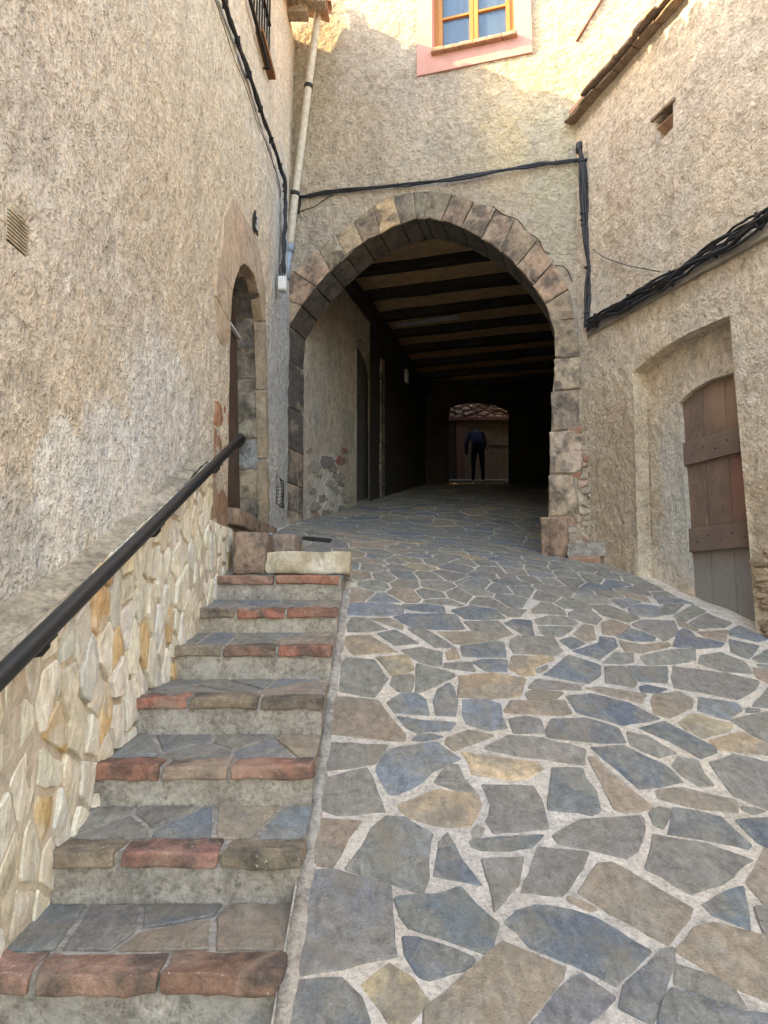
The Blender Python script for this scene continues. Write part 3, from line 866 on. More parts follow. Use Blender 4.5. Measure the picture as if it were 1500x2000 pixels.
# ------------------------------------------------------------------ stone clad wall along the stairs
clad = thing('stone_clad_wall', 'low wall clad in cream irregular stones climbing beside the stairs', 'wall', (-1.2, 3.3, -1.3))
topline = CL.uvs([(0, 1268), (105, 1180), (200, 1108), (300, 1012), (402, 898)])
# extend towards the camera
s_ = (topline[-1][1]-topline[0][1])/(topline[-1][0]-topline[0][0])
u0 = -3.6; tl0 = (u0, topline[0][1]+s_*(u0-topline[0][0]))
uend = CL.uv(414, 950)[0]; uend2 = CL.uv(454, 1060)[0]
zsh = CL.uv(420, 1018)[1]
botz = lambda u: float(np.interp(u+3.0, [0, 2, 5.6], [-1.9, -1.5, -.1]))
outl = [(u0, -2.2), (uend2, -.25), (uend2, zsh-.02), (uend, zsh), (uend, topline[-1][1]+.0)]+topline[::-1][1:]+[tl0]
sheet('mortar_bed', pframe(CL), outl, [], .06, M['wallmortar'], clad, disp=.006, dscale=8, seed=4)
# body behind and sloping cap up to the house wall
vs = []; fs = []; n = 80
capz = lambda u: (np.interp(u, [p[0] for p in [tl0]+topline], [p[1] for p in [tl0]+topline]))
LOFF = []
for k in range(n+1):
    u = u0+(uend-u0)*k/n; p = CL.w(u, 0, 0); t = float(capz(u))
    # x of the house wall at this distance
    xw = LW.P.x+(p.y-LW.P.y)*math.tan(math.radians(2.2))
    for q in range(6):
        a = q/5; x = p.x+.004+(xw-.02-p.x)*a
        vs.append((x, p.y, t+.03*a+.012*math.sin(k*1.3+q)*a))
vs = np.array(vs); vs[:, 2] += fbm(vs, 11, 3, 8)*.018
for k in range(n):
    for q in range(5): fs.append((k*6+q, k*6+q+1, (k+1)*6+q+1, (k+1)*6+q))
mk('mortar_cap', vs.tolist(), fs, M['coping'], clad)
pe = CL.w(uend, 0, 0); v, f = box_pts((pe.x-.15, pe.y-.01, -.5), (pe.x-.002, pe.y+.0, topline[-1][1]-.01)); mk('end_face', v, f, M['wallmortar'], clad)
pe2 = CL.w(uend2, 0, 0); v, f = box_pts((pe2.x-.15, pe.y, -.6), (pe2.x-.003, pe2.y, zsh-.02)); mk('end_block', v, f, M['wallmortar'], clad)
O_ = outl
def in_clad(p): return bool(inpoly(np.array([p[0]]), np.array([p[1]]), O_)[0])
cs = poisson(9000, (u0, -2.1, uend2, 1.2), .118, lambda p: in_clad((p[0], p[1])))
cs = [(a*1.0, b*1.0) for a, b in cs]
cs = sorted(cs)
def ccuts(s):
    c = [((1, 0), uend2-.005)]
    if s[0] < uend: 
        d = math.hypot(s_, 1); nrm = (-s_/d, 1/d); c.append((nrm, nrm[0]*topline[2][0]+nrm[1]*topline[2][1]+.012))
        if s[1] > zsh: c.append(((1, 0), uend-.005))
    if s[0] >= uend: c.append(((0, 1), zsh-.01))
    return c
KC = [(.82, .75, .61), (.85, .77, .61), (.77, .71, .61), (.86, .79, .62), (.78, .69, .53), (.73, .70, .63), (.83, .73, .54)]
# tall, pointed pieces: squash distances vertically before the Voronoi split
ZS = .62
sq = [(a, b*ZS) for a, b in cs]
def ccs(s):
    out = []
    for n_, d_ in ccuts((s[0], s[1]/ZS)): 
        n2 = (n_[0], n_[1]/ZS); l = math.hypot(*n2); out.append(((n2[0]/l, n2[1]/l), d_/l))
    return out
cc = voronoi(sq, .0085, R=.35, cuts=ccs)
order = sorted([(s, P) for s, P in zip(sq, cc) if P], key=lambda t: abs(t[0][0]+.9))
mbr = MB()
for k, (s, P) in enumerate(order):
    P = [(a, b/ZS) for a, b in P]
    R = rough_poly(P, .04, .006)
    top = random.uniform(.006, .018)
    vf = slab(R, pframe(CL), top, -.01, .004, random.uniform(-.002, .005), .05, noise=.006, seed=k, rings=3)
    c = shade((.74, .50, .26) if random.random() < .05 else random.choice(KC), .1)
    if k < 300: mk('wall_stone', vf[0], vf[1], M['cream'], clad, col=c)
    else: mbr.add(vf, c)
if mbr.v: mbr.build('wall_stones_behind', M['cream'], clad)['kind'] = 'stuff'
# pale mortar patch with small black marks
gp = thing('mortar_patch', 'grey cement patch with a short black crack above the lower handrail', 'patch', LW.pt(60, 1230, .02))

# ------------------------------------------------------------------ handrail
hr = thing('handrail', 'round black steel handrail sloping up the stone clad wall', 'handrail', (-1.04, 3.2, -.3))
HP = Plane((-1.035, 3.0), .3, 1)
a = HP.pt(0, 1322); b = HP.pt(470, 856)
d = (b-a).normalized(); a2 = a-d*1.6
v, f = tube([a2, a, (a+b)/2, b], .0295, 24, True); mk('rail', v, f, M['black'], hr, smooth=True)
cap = [b-d*.002, b+d*.012, b+d*.03+Vector((-.002, 0, -.01)), b+d*.036+Vector((-.012, 0, -.035)), b+d*.03+Vector((-.03, 0, -.055))]
v, f = tube(cap, .034, 20, True, [.030, .0325, .033, .032, .029]); mk('end_bend', v, f, M['black'], hr, smooth=True)
for (px, py) in ((-140, 1460), (95, 1228), (312, 1012), (428, 898)):
    q = HP.pt(px, py); q = a+d*((q-a).dot(d))
    mb = MB(); w0 = q+Vector((-.075, .0, -.075))
    mb.add(tube([q+Vector((0, 0, -.028)), q+Vector((0, 0, -.055)), q+Vector((-.018, 0, -.078)), q+Vector((-.05, 0, -.082)), w0+Vector((-.035, 0, -.005))], .0085, 10))
    br = mb.build('bracket', M['black'], hr, smooth=True)
    v, f = tube([w0+Vector((-.012, 0, -.006)), w0+Vector((-.004, 0, -.006))], .03, 16); mk('wall_plate', v, f, M['black'], br)
    v, f = box(q+Vector((0, 0, -.034)), (.03, .07, .006), (Vector((1, 0, 0)), d, Vector((1, 0, 0)).cross(d))); mk('saddle', v, f, M['black'], br)

# ------------------------------------------------------------------ left house
lh = thing('left_house', 'rough plastered house on the left with a small arched doorway', 'house', (-1.2, 5, 0))
door_open = [(444, 998), (447, 787), (450, 629), (454, 571), (461.6, 538), (469, 521), (476, 515), (484, 519), (490, 527), (497, 541), (508, 587), (514, 629), (516.5, 706), (519, 850), (522, 1032)]
DU = LW.uvs(door_open)
wl = LW.uvs([(468, -20), (526, 132)]); wtop = 6.0; win_z = 5.06
wu0, wu1 = -1.9, LW.uv(524, 192)[0]+.0
winl = [(wu0, win_z), (wu1, win_z), (wu1, 6.15), (wu0, 6.15)]
vent = LW.uvs([(14, 402), (51, 432), (49, 500), (14, 470)])
top_l = 6.62
oul = [(-15.5, -2.6), (.06, -2.6), (.06, top_l), (-15.5, top_l)]
sheet('near_wall', pframe(LW), [(-15.5, -2.6), (-7.5, -2.6), (-7.5, top_l), (-15.5, top_l)], [], .25, M['plaster_left'], lh, disp=.006)
sheet('wall', pframe(LW), [(-7.5, -2.6), (.06, -2.6), (.06, top_l), (-7.5, top_l)], [(DU, .34), (winl, .2), (vent, .06)], .04, M['plaster_left'], lh, disp=.011, dscale=10, seed=21, fade=.05)
# doorway stones
DSTONE = [ # outline in pixels, colour
 ([(453, 386), (463, 388), (470, 409), (484, 440), (488, 524), (476, 515), (469, 521), (455, 470)], (0.551, 0.398, 0.276)),
 ([(470, 409), (499, 461), (510, 505), (508, 584), (497, 541), (488, 524), (484, 440)], (0.494, 0.369, 0.276)),
 ([(453, 386), (455, 470), (469, 521), (461.6, 538), (454, 571), (438, 540), (432, 500), (437, 424)], (0.551, 0.407, 0.287)),
 ([(424, 500), (432, 500), (438, 540), (454, 571), (450, 629), (436, 607), (422, 578)], (0.522, 0.388, 0.276)),
 ([(422, 580), (436, 609), (450, 632), (448, 690), (441, 690), (425, 655)], (0.494, 0.359, 0.253)),
 ([(436, 692), (448, 692), (447, 787), (437, 765), (434, 760)], (.46, .34, .22)),
 ([(420, 762), (447, 803), (446, 868), (418, 828)], (.40, .15, .07)),
 ([(418, 832), (446, 872), (445, 945), (415, 935)], (.38, .20, .12)),
 ([(415, 939), (445, 949), (444, 1030), (412, 1018)], (.33, .20, .13)),
 ([(510, 508), (518, 560), (519, 629), (514, 626), (508, 587)], (.40, .31, .21)),
 ([(514, 630), (519, 632), (522, 760), (517.5, 760), (516.5, 706)], (.36, .28, .2)),
 ([(517.5, 763), (523, 765), (526, 900), (520, 895), (519, 850)], (.33, .26, .19)),
 ([(520, 900), (526, 904), (530, 1034), (522, 1032)], (.32, .25, .18))]
for k, (P, c) in enumerate(DSTONE):
    Q = LW.uvs(P, .006); vf = slab(rough_poly(Q, .05, .004), pframe(LW), .009, -.08, .006, .002, .004, noise=.006, seed=k)
    mk('doorway_stone', vf[0], vf[1], M['tan'], lh, col=shade(c, .05))
# reveal of the doorway on its far side, in courses
du_r = DU[-1][0]
rpath = [p for p in DU[6:]]; acc = [0]
for a_, b_ in zip(rpath, rpath[1:]): acc.append(acc[-1]+math.hypot(b_[0]-a_[0], b_[1]-a_[1]))
def rat(t): return (float(np.interp(t, acc, [p[0] for p in rpath])), float(np.interp(t, acc, [p[1] for p in rpath])))
RC = [(.13, .12, .11), (.12, .115, .11), (.14, .13, .12), (.16, .15, .14), (.20, .17, .14), (.27, .235, .19), (.30, .27, .21), (.27, .275, .275), (.31, .26, .19), (.24, .20, .165)]
nR = len(RC)
for k in range(nR):
    t0, t1 = acc[-1]*k/nR+.003, acc[-1]*(k+1)/nR-.003
    if k == 0: t0 = -.0
    sub = [rat(t0+(t1-t0)*q/3) for q in range(4)]
    v = []; f = []
    for q, (a_, b_) in enumerate(sub):
        c_ = rat(min(acc[-1], max(0, t0+(t1-t0)*q/3)+.01)); tx, ty = c_[0]-a_, c_[1]-b_
        l_ = math.hypot(tx, ty) or 1; nx_, ny_ = ty/l_, -tx/l_
        if nx_ > 0: nx_, ny_ = -nx_, -ny_
        for hh_ in (.004, -.10, -.20, -.30):
            kk = .014+.005*math.sin(q*2+hh_*20+k)
            v.append(tuple(LW.w(a_+nx_*kk, b_+ny_*kk*.6, hh_)))
    for q in range(3):
        for m_ in range(3): f.append((q*4+m_, q*4+m_+1, (q+1)*4+m_+1, (q+1)*4+m_))
    mk('reveal_stone', v, f, M['sand'], lh, smooth=True, col=tuple(x*1.25 for x in RC[k]))
# door leaf
dpl = -.27
dr = LW.uvs([(438, 1010), (440, 600), (470, 520), (500, 560), (512, 690), (514, 1040)], 0)
dz0 = .60; nplk = 7; ulo, uhi = DU[0][0]-.25, du_r+.1
drt = bpy.data.objects.new('door', None); COL.objects.link(drt); drt.parent = lh; drt.location = Vector(LW.w((ulo+uhi)/2, 1.5, dpl))-lh.location
for k in range(9):
    ua = ulo+(uhi-ulo)*k/9; ub = ulo+(uhi-ulo)*(k+1)/9-.004
    v, f = box(LW.w((ua+ub)/2, 1.9, dpl), (ub-ua, .035, 2.7), (LW.U, LW.N, LW.V)); mk('plank', v, f, M['door_brown'], drt)
sp1, sp2 = LW.pt(448, 632, .004), LW.pt(475, 666, dpl+.03)
su1 = LW.uv(449, 634, dpl+.05); su2 = LW.uv(477, 668, dpl+.05)
v, f = box((LW.w(su1[0], su1[1], dpl+.04)+LW.w(su2[0], su2[1], dpl+.04))/2, (abs(su2[0]-su1[0])+.1, .03, .022), (LW.U, LW.N, LW.V)); mk('door_bar', v, f, M['white'], drt)
# threshold
q1 = LW.w(DU[0][0]-.05, .55, 0); q2 = LW.w(du_r+.02, .55, 0)
vf = rock_box((LW.w((DU[0][0]+du_r)/2, .61, -.12)), (.42, abs(du_r-DU[0][0])+.02, .13), (LW.N, LW.U, LW.V), 7, .015, .012, 4); mk('threshold', vf[0], vf[1], M['sand'], lh, smooth=True, col=(.28, .20, .14))
# louvred vent on the near wall
vc = centroid(vent); vg = bpy.data.objects.new('vent_grille', None); COL.objects.link(vg); vg.parent = lh; vg.location = LW.w(vc[0], vc[1], 0)-lh.location
u_a, u_b = vent[0][0], vent[1][0]; za, zb_ = vent[0][1], vent[3][1]
v, f = box(LW.w(vc[0], vc[1], -.058), (abs(u_b-u_a)+.03, .006, abs(za-zb_)+.06), (LW.U, LW.N, LW.V)); mk('vent_back', v, f, M['hole'], vg)
for k in range(9):
    z = min(za, zb_)+.006+abs(za-zb_)*(k+.35)/9
    v, f = box(LW.w(vc[0], z, .0), (abs(u_b-u_a)+.006, .022, .006), (LW.U, (LW.N*.8-LW.V*.6).normalized(), (LW.V*.8+LW.N*.6).normalized())); mk('louvre', v, f, M['wallmortar'], vg)
# upper window seen from below
wn = bpy.data.objects.new('window', None); COL.objects.link(wn); wn.parent = lh; wn.location = LW.w((wu0+wu1)/2, 5.5, 0)-lh.location
uc = (wu0+wu1)/2; wl_ = wu1-wu0
v, f = box(LW.w(uc, 5.6, -.19), (wl_+.1, .01, 1.2), (LW.U, LW.N, LW.V)); mk('window_back', v, f, M['hole'], wn)
v, f = box(LW.w(uc-.02, win_z-.015, .03), (wl_+.06, .075, .045), (LW.U, LW.N, LW.V)); mk('sill', v, f, M['shutter_wood'], wn)
gr = MB(); ge, gz = LW.uv(525, 135, .045)
for zz in (gz, gz+.45, gz+.85): gr.add(box(LW.w(ge-.75, zz, .045), (1.5, .03, .02), (LW.U, LW.N, LW.V)))
for k in range(15): gr.add(box(LW.w(ge-.01-1.48*k/14, gz+.43, .045), (.014, .014, .86), (LW.U, LW.N, LW.V)))
for zz in (gz, gz+.85): gr.add(box(LW.w(ge-.01, zz, .02), (.014, .06, .014), (LW.U, LW.N, LW.V)))
gr.build('window_guard', M['iron'], wn)
# iron grille near the corner, house number
gq = LW.uvs([(538, 930), (553, 938), (553, 991), (538, 985)], .012)
gc = centroid(gq)
gg = thing('wall_grille', 'small dark iron vent grille low on the grey strip beside the arch', 'vent grille', LW.w(gc[0], gc[1], .01))
hu = abs(gq[1][0]-gq[0][0]); hz = abs(gq[0][1]-gq[3][1])
v, f = box(LW.w(gc[0], gc[1], .008), (hu, .006, hz), (LW.U, LW.N, LW.V)); mk('backing', v, f, M['hole'], gg)
fr = MB()
for k in range(9): fr.add(box(LW.w(gc[0], gc[1]-hz/2+hz*(k)/8, .016), (hu, .008, .010), (LW.U, LW.N, LW.V)))
for k in (-1, 0, 1): fr.add(box(LW.w(gc[0]+k*hu*.48, gc[1], .017), (.012, .009, hz), (LW.U, LW.N, LW.V)))
fr.build('bars', M['iron'], gg)
nq = LW.uv(498, 436, .012)
hn = thing('house_number', 'small dark enamel tile with a white number three beside the doorway arch', 'house number', LW.w(nq[0], nq[1], .01))
v, f = box(LW.w(nq[0], nq[1], .022), (.13, .012, .17), (LW.U, LW.N, LW.V)); mk('tile', v, f, M['iron'], hn)
tc_ = bpy.data.curves.new('digit', 'FONT'); tc_.body = '3'; tc_.size = .19; tc_.extrude = .002; tc_.align_x = 'CENTER'; tc_.align_y = 'CENTER'; tc_.offset = .004
to = bpy.data.objects.new('digit_curve', tc_); COL.objects.link(to); bpy.context.view_layer.update()
dg = bpy.context.evaluated_depsgraph_get(); me = bpy.data.meshes.new_from_object(to.evaluated_get(dg)); COL.objects.unlink(to); bpy.data.objects.remove(to)
me.materials.clear(); me.materials.append(M['number'])
do = bpy.data.objects.new('digit', me); COL.objects.link(do); do.parent = hn
do.matrix_local = Matrix.Translation(LW.N*.021)@Matrix((( -LW.U.x*-1, 0, LW.N.x, 0), (-LW.U.y*-1, 0, LW.N.y, 0), (0, 1, 0, 0), (0, 0, 0, 1)))
# left house roof with overhanging tile eave
EX = .42; ez = 6.62
v, f = box_pts((-7, -8, ez-.02), (-1.35, 7.6, ez+.02)); mk('attic_floor', v, f, M['tiledirty'], lh)
def at_left(y, off): return LW.w((y-LW.P.y)/LW.U.y, 0, off)
rp = []
for y in (-8, 8.2):
    p = at_left(y, EX); rp.append((p.x, y))
v = [(rp[0][0], -8, ez+.06), (rp[1][0], 7.62, ez+.06), (-7, 7.62, ez+1.9), (-7, -8, ez+1.9), (rp[0][0], -8, ez+.10), (rp[1][0], 7.62, ez+.10), (-7, 7.62, ez+1.95), (-7, -8, ez+1.95)]
mk('roof', v, [(0, 3, 2, 1), (4, 5, 6, 7), (0, 1, 5, 4), (1, 2, 6, 5), (2, 3, 7, 6), (3, 0, 4, 7)], M['tile'], lh)
sc_ = MB(); y = -7.9
while y < 7.5:      # barrel tiles at the eave edge
    p = at_left(y+.1, EX); pts = []
    v = []; fcs = []
    for q in range(7):
        an = math.pi*q/6
        for (dx, dzz) in ((.06, 0.0), (-.5, .155)):
            v.append((p.x+dx, y+.1-.095*math.cos(an), ez+.11+dzz+.075*math.sin(an)))
    for q in range(6): fcs.append((q*2, q*2+1, q*2+3, q*2+2))
    sc_.add((v, fcs)); y += .215
sc_.build('eave_tiles', M['tile'], lh)['kind'] = 'stuff'
for k in range(24):    # corbel bricks below the eave
    yy = 7.35-k*.30; p = at_left(yy, .11)
    v, f = box((p.x, yy, ez-.05), (.24, .15, .10)); mk('corbel', v, f, M['plaster_front'], lh)
    p = at_left(yy-.04, .22); v, f = box((p.x, yy-.04, ez+.03), (.42, .13, .07)); mk('corbel', v, f, M['plaster_front'], lh)
v, f = box_pts((-7.2, -8.2, -3), (-7, 7.9, 8.5)); mk('far_wall', v, f, M['plaster_left'], lh)
v, f = box_pts((-7, -8.0, -3), (-1.75, -7.8, 6.6)); mk('end_wall', v, f, M['plaster_left'], lh)

# ------------------------------------------------------------------ archway house
ah = thing('archway_house', 'tan plastered house bridging the lane over a pointed stone arch', 'house', (.4, 7.5, .6))
INN = [(561, 1040), (561, 870), (557, 760), (560, 697), (565, 638), (588, 597), (616, 563), (640, 535), (667, 510), (694, 486), (720, 467), (765, 445), (811, 427), (840, 428), (869, 433), (903, 445), (933, 462), (958, 477), (981, 494), (1001, 512), (1019, 531), (1035, 550), (1048, 569), (1067, 597), (1083, 649), (1086, 702), (1080, 760), (1076, 850), (1071, 1010), (1060, 1090)]
IU = FC.uvs(INN)
IU[0] = (IU[1][0], .55); IU[-1] = (IU[-2][0], .2)
pink_in = FC.uvs([(845, -190), (845, 104), (1006, 78), (1006, -200)])
wu_a, wu_b = pink_in[0][0]*0+FC.uv(845, 104)[0], FC.uv(1006, 78)[0]; wz0 = FC.uv(845, 104)[1]-.02
wopen = [(wu_a, wz0), (wu_b, wz0), (wu_b, wz0+1.15), (wu_a, wz0+1.15)]
fw = (CR-FC.P).dot(FC.U)
sheet('wall', pframe(FC), [(-.35, -.2), (fw+.6, -.4), (fw+3.6, 4.2), (fw+3.6, 9.2), (-.35, 9.2)], [(IU, 0), (wopen, .17)], .045, M['plaster_front'], ah, disp=.014, dscale=8, seed=31, fade=.05)
AD = .46
# back face of the arch wall
bk = lambda u, v, h: FC.w(u, v, -AD-h)
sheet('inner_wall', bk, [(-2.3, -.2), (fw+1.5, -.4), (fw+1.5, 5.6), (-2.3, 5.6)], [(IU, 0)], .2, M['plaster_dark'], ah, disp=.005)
# voussoirs: pairs (inner, outer) of joint pixels
J = [((561, 700), (541, 690)), ((566, 636), (548, 575)), ((590, 598), (557, 590)), ((618, 562), (574, 532)), ((645, 530), (622, 488)), ((676, 500), (655, 460)), ((710, 475), (690, 436)), ((742, 459), (728, 404)), ((782, 438), (768, 384)), ((812, 427), (805, 376)), ((830, 428), (838, 374)), ((862, 433), (884, 380)), ((902, 445), (926, 394)), ((942, 466), (970, 410)), ((978, 491), (1006, 430)), ((1010, 521), (1050, 472)), ((1042, 559), (1080, 514)), ((1066, 595), (1112, 565)), ((1085, 700), (1134, 702))]
JI = [FC.uv(*a) for a, b in J]; JO = [FC.uv(*b) for a, b in J]
JO[0] = (JI[0][0]-.09, JI[0][1]); JO[1] = (JI[1][0]-.12, JI[1][1]+.05); JO[2] = (JI[2][0]-.26, JI[2][1]+.12)
def along(u0_, u1_, seq):
    """points of the intrados between two joints"""
    return seq
def inner_path(a, b):
    pts = [a]
    ins = [p for p in IU if min(a[0], b[0])+.03 < p[0] < max(a[0], b[0])-.03 and p[1] > 2.4 and min(abs(p[1]-a[1]), 9) < 1.5]
    ins.sort(key=lambda p: p[0]); pts += ins; pts.append(b); return pts
VC0 = [(.24, .16, .12), (.20, .14, .105), (.27, .17, .125), (.32, .20, .145), (.21, .15, .11), (.31, .21, .15), (.24, .165, .12), (.36, .23, .15), (.18, .14, .11), (.16, .13, .10), (.17, .13, .10), (.20, .135, .10), (.25, .17, .13)]
VC = [(c[0]*1.5, c[1]*1.62, c[2]*1.52) for c in VC0]
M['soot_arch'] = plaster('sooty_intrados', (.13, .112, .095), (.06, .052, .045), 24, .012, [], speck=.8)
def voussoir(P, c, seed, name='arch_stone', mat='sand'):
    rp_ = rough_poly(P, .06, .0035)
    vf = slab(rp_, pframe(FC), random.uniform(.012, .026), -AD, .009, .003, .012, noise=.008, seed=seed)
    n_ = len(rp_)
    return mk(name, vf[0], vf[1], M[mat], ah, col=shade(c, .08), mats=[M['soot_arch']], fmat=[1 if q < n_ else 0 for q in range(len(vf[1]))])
for k in range(len(J)-1):
    a, b, c, d_ = JI[k], JI[k+1], JO[k+1], JO[k]
    def lerp(p, q, t): return (p[0]+(q[0]-p[0])*t, p[1]+(q[1]-p[1])*t)
    g = .006/max(.05, math.hypot(b[0]-a[0], b[1]-a[1])); g2 = .006/max(.05, math.hypot(c[0]-d_[0], c[1]-d_[1]))
    A_, B_ = lerp(a, b, g), lerp(b, a, g); C_, D_ = lerp(c, d_, g2), lerp(d_, c, g2)
    if k == len(J)-2: C_ = (C_[0]+.0, C_[1])
    P = inner_path(A_, B_) if k < len(J)-2 else [A_, FC.uv(1083, 649), B_]
    P = P+[C_, D_]
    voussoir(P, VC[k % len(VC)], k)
# jambs
JR = [(702, 1086, 1134), (765, 1080, 1130), (843, 1077, 1136), (928, 1075, 1124), (1010, 1072, 1144)]
JRC0 = [(.34, .27, .20), (.24, .19, .145), (.40, .31, .25), (.38, .29, .21), (.26, .17, .12)]
JRC = [tuple(x*1.3 for x in c) for c in JRC0]
ZJ = [(FC.uv(1080, y)[1]) for y, _, _ in JR]+[.3]
for k in range(5):
    xl, xr = JR[k][1], JR[k][2]
    if k < 4: ua, ub = FC.uv(xl-3, JR[k][0]+30)[0], FC.uv(xr, JR[k][0]+30)[0]
    else: ua, ub = FC.uv(1058, 1050)[0], FC.uv(1110, 1050)[0]
    P = [(ua, ZJ[k+1]+.006), (ub, ZJ[k+1]+.006), (ub, ZJ[k]-.006), (ua, ZJ[k]-.006)]
    if k == 3: P = [(ua, ZJ[k+1]+.006), (ub+.03, ZJ[k+1]+.006), (ub-.02, ZJ[k]-.006), (ua, ZJ[k]-.006)]
    vf = slab(rough_poly(P, .05, .005), pframe(FC), .03 if k < 4 else .10, -AD, .014, .004, .015, noise=.012, seed=70+k, rings=3); mk('jamb_stone', vf[0], vf[1], M['sand'], ah, col=JRC[k])
ZL = [FC.uv(561, y)[1] for y in (700, 790, 872, 940, 994)]+[.5]
JLC = [(.12, .105, .09), (.14, .12, .10), (.30, .22, .165), (.34, .27, .21), (.42, .33, .24)]
for k in range(5):
    ub = FC.uv(561, 800)[0]; ua = ub-.16
    P = [(ua, ZL[k+1]+.005), (ub+(.02 if k == 4 else 0), ZL[k+1]+.005), (ub+(.02 if k == 4 else 0), ZL[k]-.005), (ua, ZL[k]-.005)]
    vf = slab(rough_poly(P, .05, .004), pframe(FC), .015, -AD, .008, .003, .01, noise=.006, seed=80+k); mk('jamb_stone', vf[0], vf[1], M['sand'], ah, col=JLC[k])
# notch in the right springer: a dark socket
nq = [FC.uv(*p, .03) for p in ((1097, 607), (1120, 607), (1121, 624), (1098, 622))]
c = centroid(nq); v, f = box(FC.w(c[0], c[1], .018), (abs(nq[1][0]-nq[0][0]), .03, abs(nq[0][1]-nq[3][1])), (FC.U, FC.N, FC.V)); mk('beam_socket', v, f, M['tiledirty'], ah)
# brick rubble packed beside the right jamb
RBP = FC.uvs([(1120, 846), (1134, 848), (1142, 880), (1152, 910), (1160, 930), (1160, 965), (1166, 1010), (1172, 1055), (1112, 1056), (1112, 1018), (1143, 1008), (1143, 935), (1124, 925), (1124, 870)], .02)
rsd = poisson(6000, (min(p[0] for p in RBP), min(p[1] for p in RBP), max(p[0] for p in RBP), max(p[1] for p in RBP)), .052, lambda p: bool(inpoly(np.array([p[0]]), np.array([p[1]]), RBP)[0]))
for k, P in enumerate(voronoi(rsd, .004, R=.07)):
    if not P: continue
    vf = slab(rough_poly(P, .025, .003), pframe(FC), random.uniform(.0, .032), -.05, .005, .003, .3, noise=.012, seed=k)
    mk('rubble_piece', vf[0], vf[1], M['redb'], ah, col=shade(random.choice([(.36, .18, .125), (.44, .36, .28), (.48, .40, .31), (.40, .27, .2), (.42, .35, .27)]), .12))
# low footing block against the right jamb
fb = thing('footing_block', 'low grey cement block with a brick face at the foot of the right jamb', 'block', FC.pt(1146, 1100, .2))
q1, q2 = FC.uv(1108, 1060, .22), FC.uv(1184, 1092, .22)
c = ((q1[0]+q2[0])/2, q1[1])
vf = rock_box(FC.w(c[0], c[1]-.07, .11), (abs(q2[0]-q1[0]), .24, .13), (FC.U, FC.N, FC.V), 6, .012, .01, 9); mk('cement_top', vf[0], vf[1], M['cement'], fb, smooth=True)
vf = rock_box(FC.w(c[0]-.02, c[1]-.19, .12), (abs(q2[0]-q1[0])*.85, .24, .12), (FC.U, FC.N, FC.V), 6, .012, .008, 10); mk('brick_face', vf[0], vf[1], M['redb'], fb, smooth=True, col=(.34, .2, .14))
# window with pink surround
win = bpy.data.objects.new('window', None); COL.objects.link(win); win.parent = ah; win.location = FC.w((wu_a+wu_b)/2, wz0, 0)-ah.location
su0, su1_ = FC.uv(815, 100)[0], FC.uv(1039, 60)[0]; sz0 = FC.uv(815, 152)[1]; sz1 = wz0+1.4
def frame_rect(name, u0, u1, z0, z1, iu0, iu1, iz0, iz1, off, th, mat, par):
    mb = MB()
    for (a, b, c_, e) in ((u0, iu0, z0, z1), (iu1, u1, z0, z1), (iu0, iu1, z0, iz0), (iu0, iu1, iz1, z1)):
        if b-a > 1e-3 and e-c_ > 1e-3: mb.add(box(FC.w((a+b)/2, (c_+e)/2, off), (b-a, th, e-c_), (FC.U, FC.N, FC.V)))
    return mb.build(name, mat, par)
frame_rect('painted_surround', su0, su1_, sz0, sz1, wu_a, wu_b, wz0, wz0+1.15, .008, .04, M['pink'], win)
frame_rect('painted_reveal', wu_a-.004, wu_b+.004, wz0-.01, wz0+1.16, wu_a+.008, wu_b-.008, wz0+.008, wz0+1.142, -.07, .13, M['pink'], win)
for k in range(6):
    uu = wu_a-.01+(wu_b-wu_a+.04)*(k+.5)/6
    vf = rock_box(FC.w(uu, wz0-.012, .035), ((wu_b-wu_a+.04)/6-.006, .11, .045), (FC.U, FC.N, FC.V), 4, .006, .006, k); mk('sill_tile', vf[0], vf[1], M['tile'], win, smooth=True)
fo = -.10; iu = wu_a+.0; iv = wu_b-.0
frame_rect('frame', iu+.01, iv-.01, wz0+.01, wz0+1.14, iu+.055, iv-.055, wz0+.06, wz0+1.09, fo, .05, M['window_wood'], win)
mid = (iu+iv)/2
for s in (-1, 1):
    a, b = (iu+.055, mid-.003) if s < 0 else (mid+.003, iv-.055)
    sh = frame_rect('sash', a, b, wz0+.06, wz0+1.09, a+.045, b-.045, wz0+.11, wz0+1.05, fo+.012, .045, M['window_wood'], win)
    z_ = wz0+.47; v, f = box(FC.w((a+b)/2, z_, fo+.014), (b-a-.09, .035, .026), (FC.U, FC.N, FC.V)); mk('glazing_bar', v, f, M['window_wood'], sh)
    for (z0, z1) in ((wz0+.11, z_-.013), (z_+.013, wz0+1.05)):
        v, f = box(FC.w((a+b)/2, (z0+z1)/2, fo), (b-a-.09, .004, z1-z0), (FC.U, FC.N, FC.V)); mk('pane', v, f, M['glass'], sh)
cv = []; cf = []
for k in range(41):
    u = iu+(iv-iu)*k/40
    for z in (wz0, wz0+1.15): cv.append(tuple(FC.w(u, z, fo-.09+.018*math.sin(k*1.1))))
for k in range(40): cf.append((2*k, 2*k+2, 2*k+3, 2*k+1))
mk('curtain', cv, cf, M['curtain'], win, smooth=True)
v, f = box(FC.w(mid, wz0+.57, fo-.25), (iv-iu+.2, .02, 1.3), (FC.U, FC.N, FC.V)); mk('dark_room', v, f, M['hole'], win)
# roof and back of the house so daylight cannot leak in
v, f = box_pts((-3.5, 7.2, 9.2), (9, 18, 9.4)); mk('roof', v, f, M['tile'], ah)

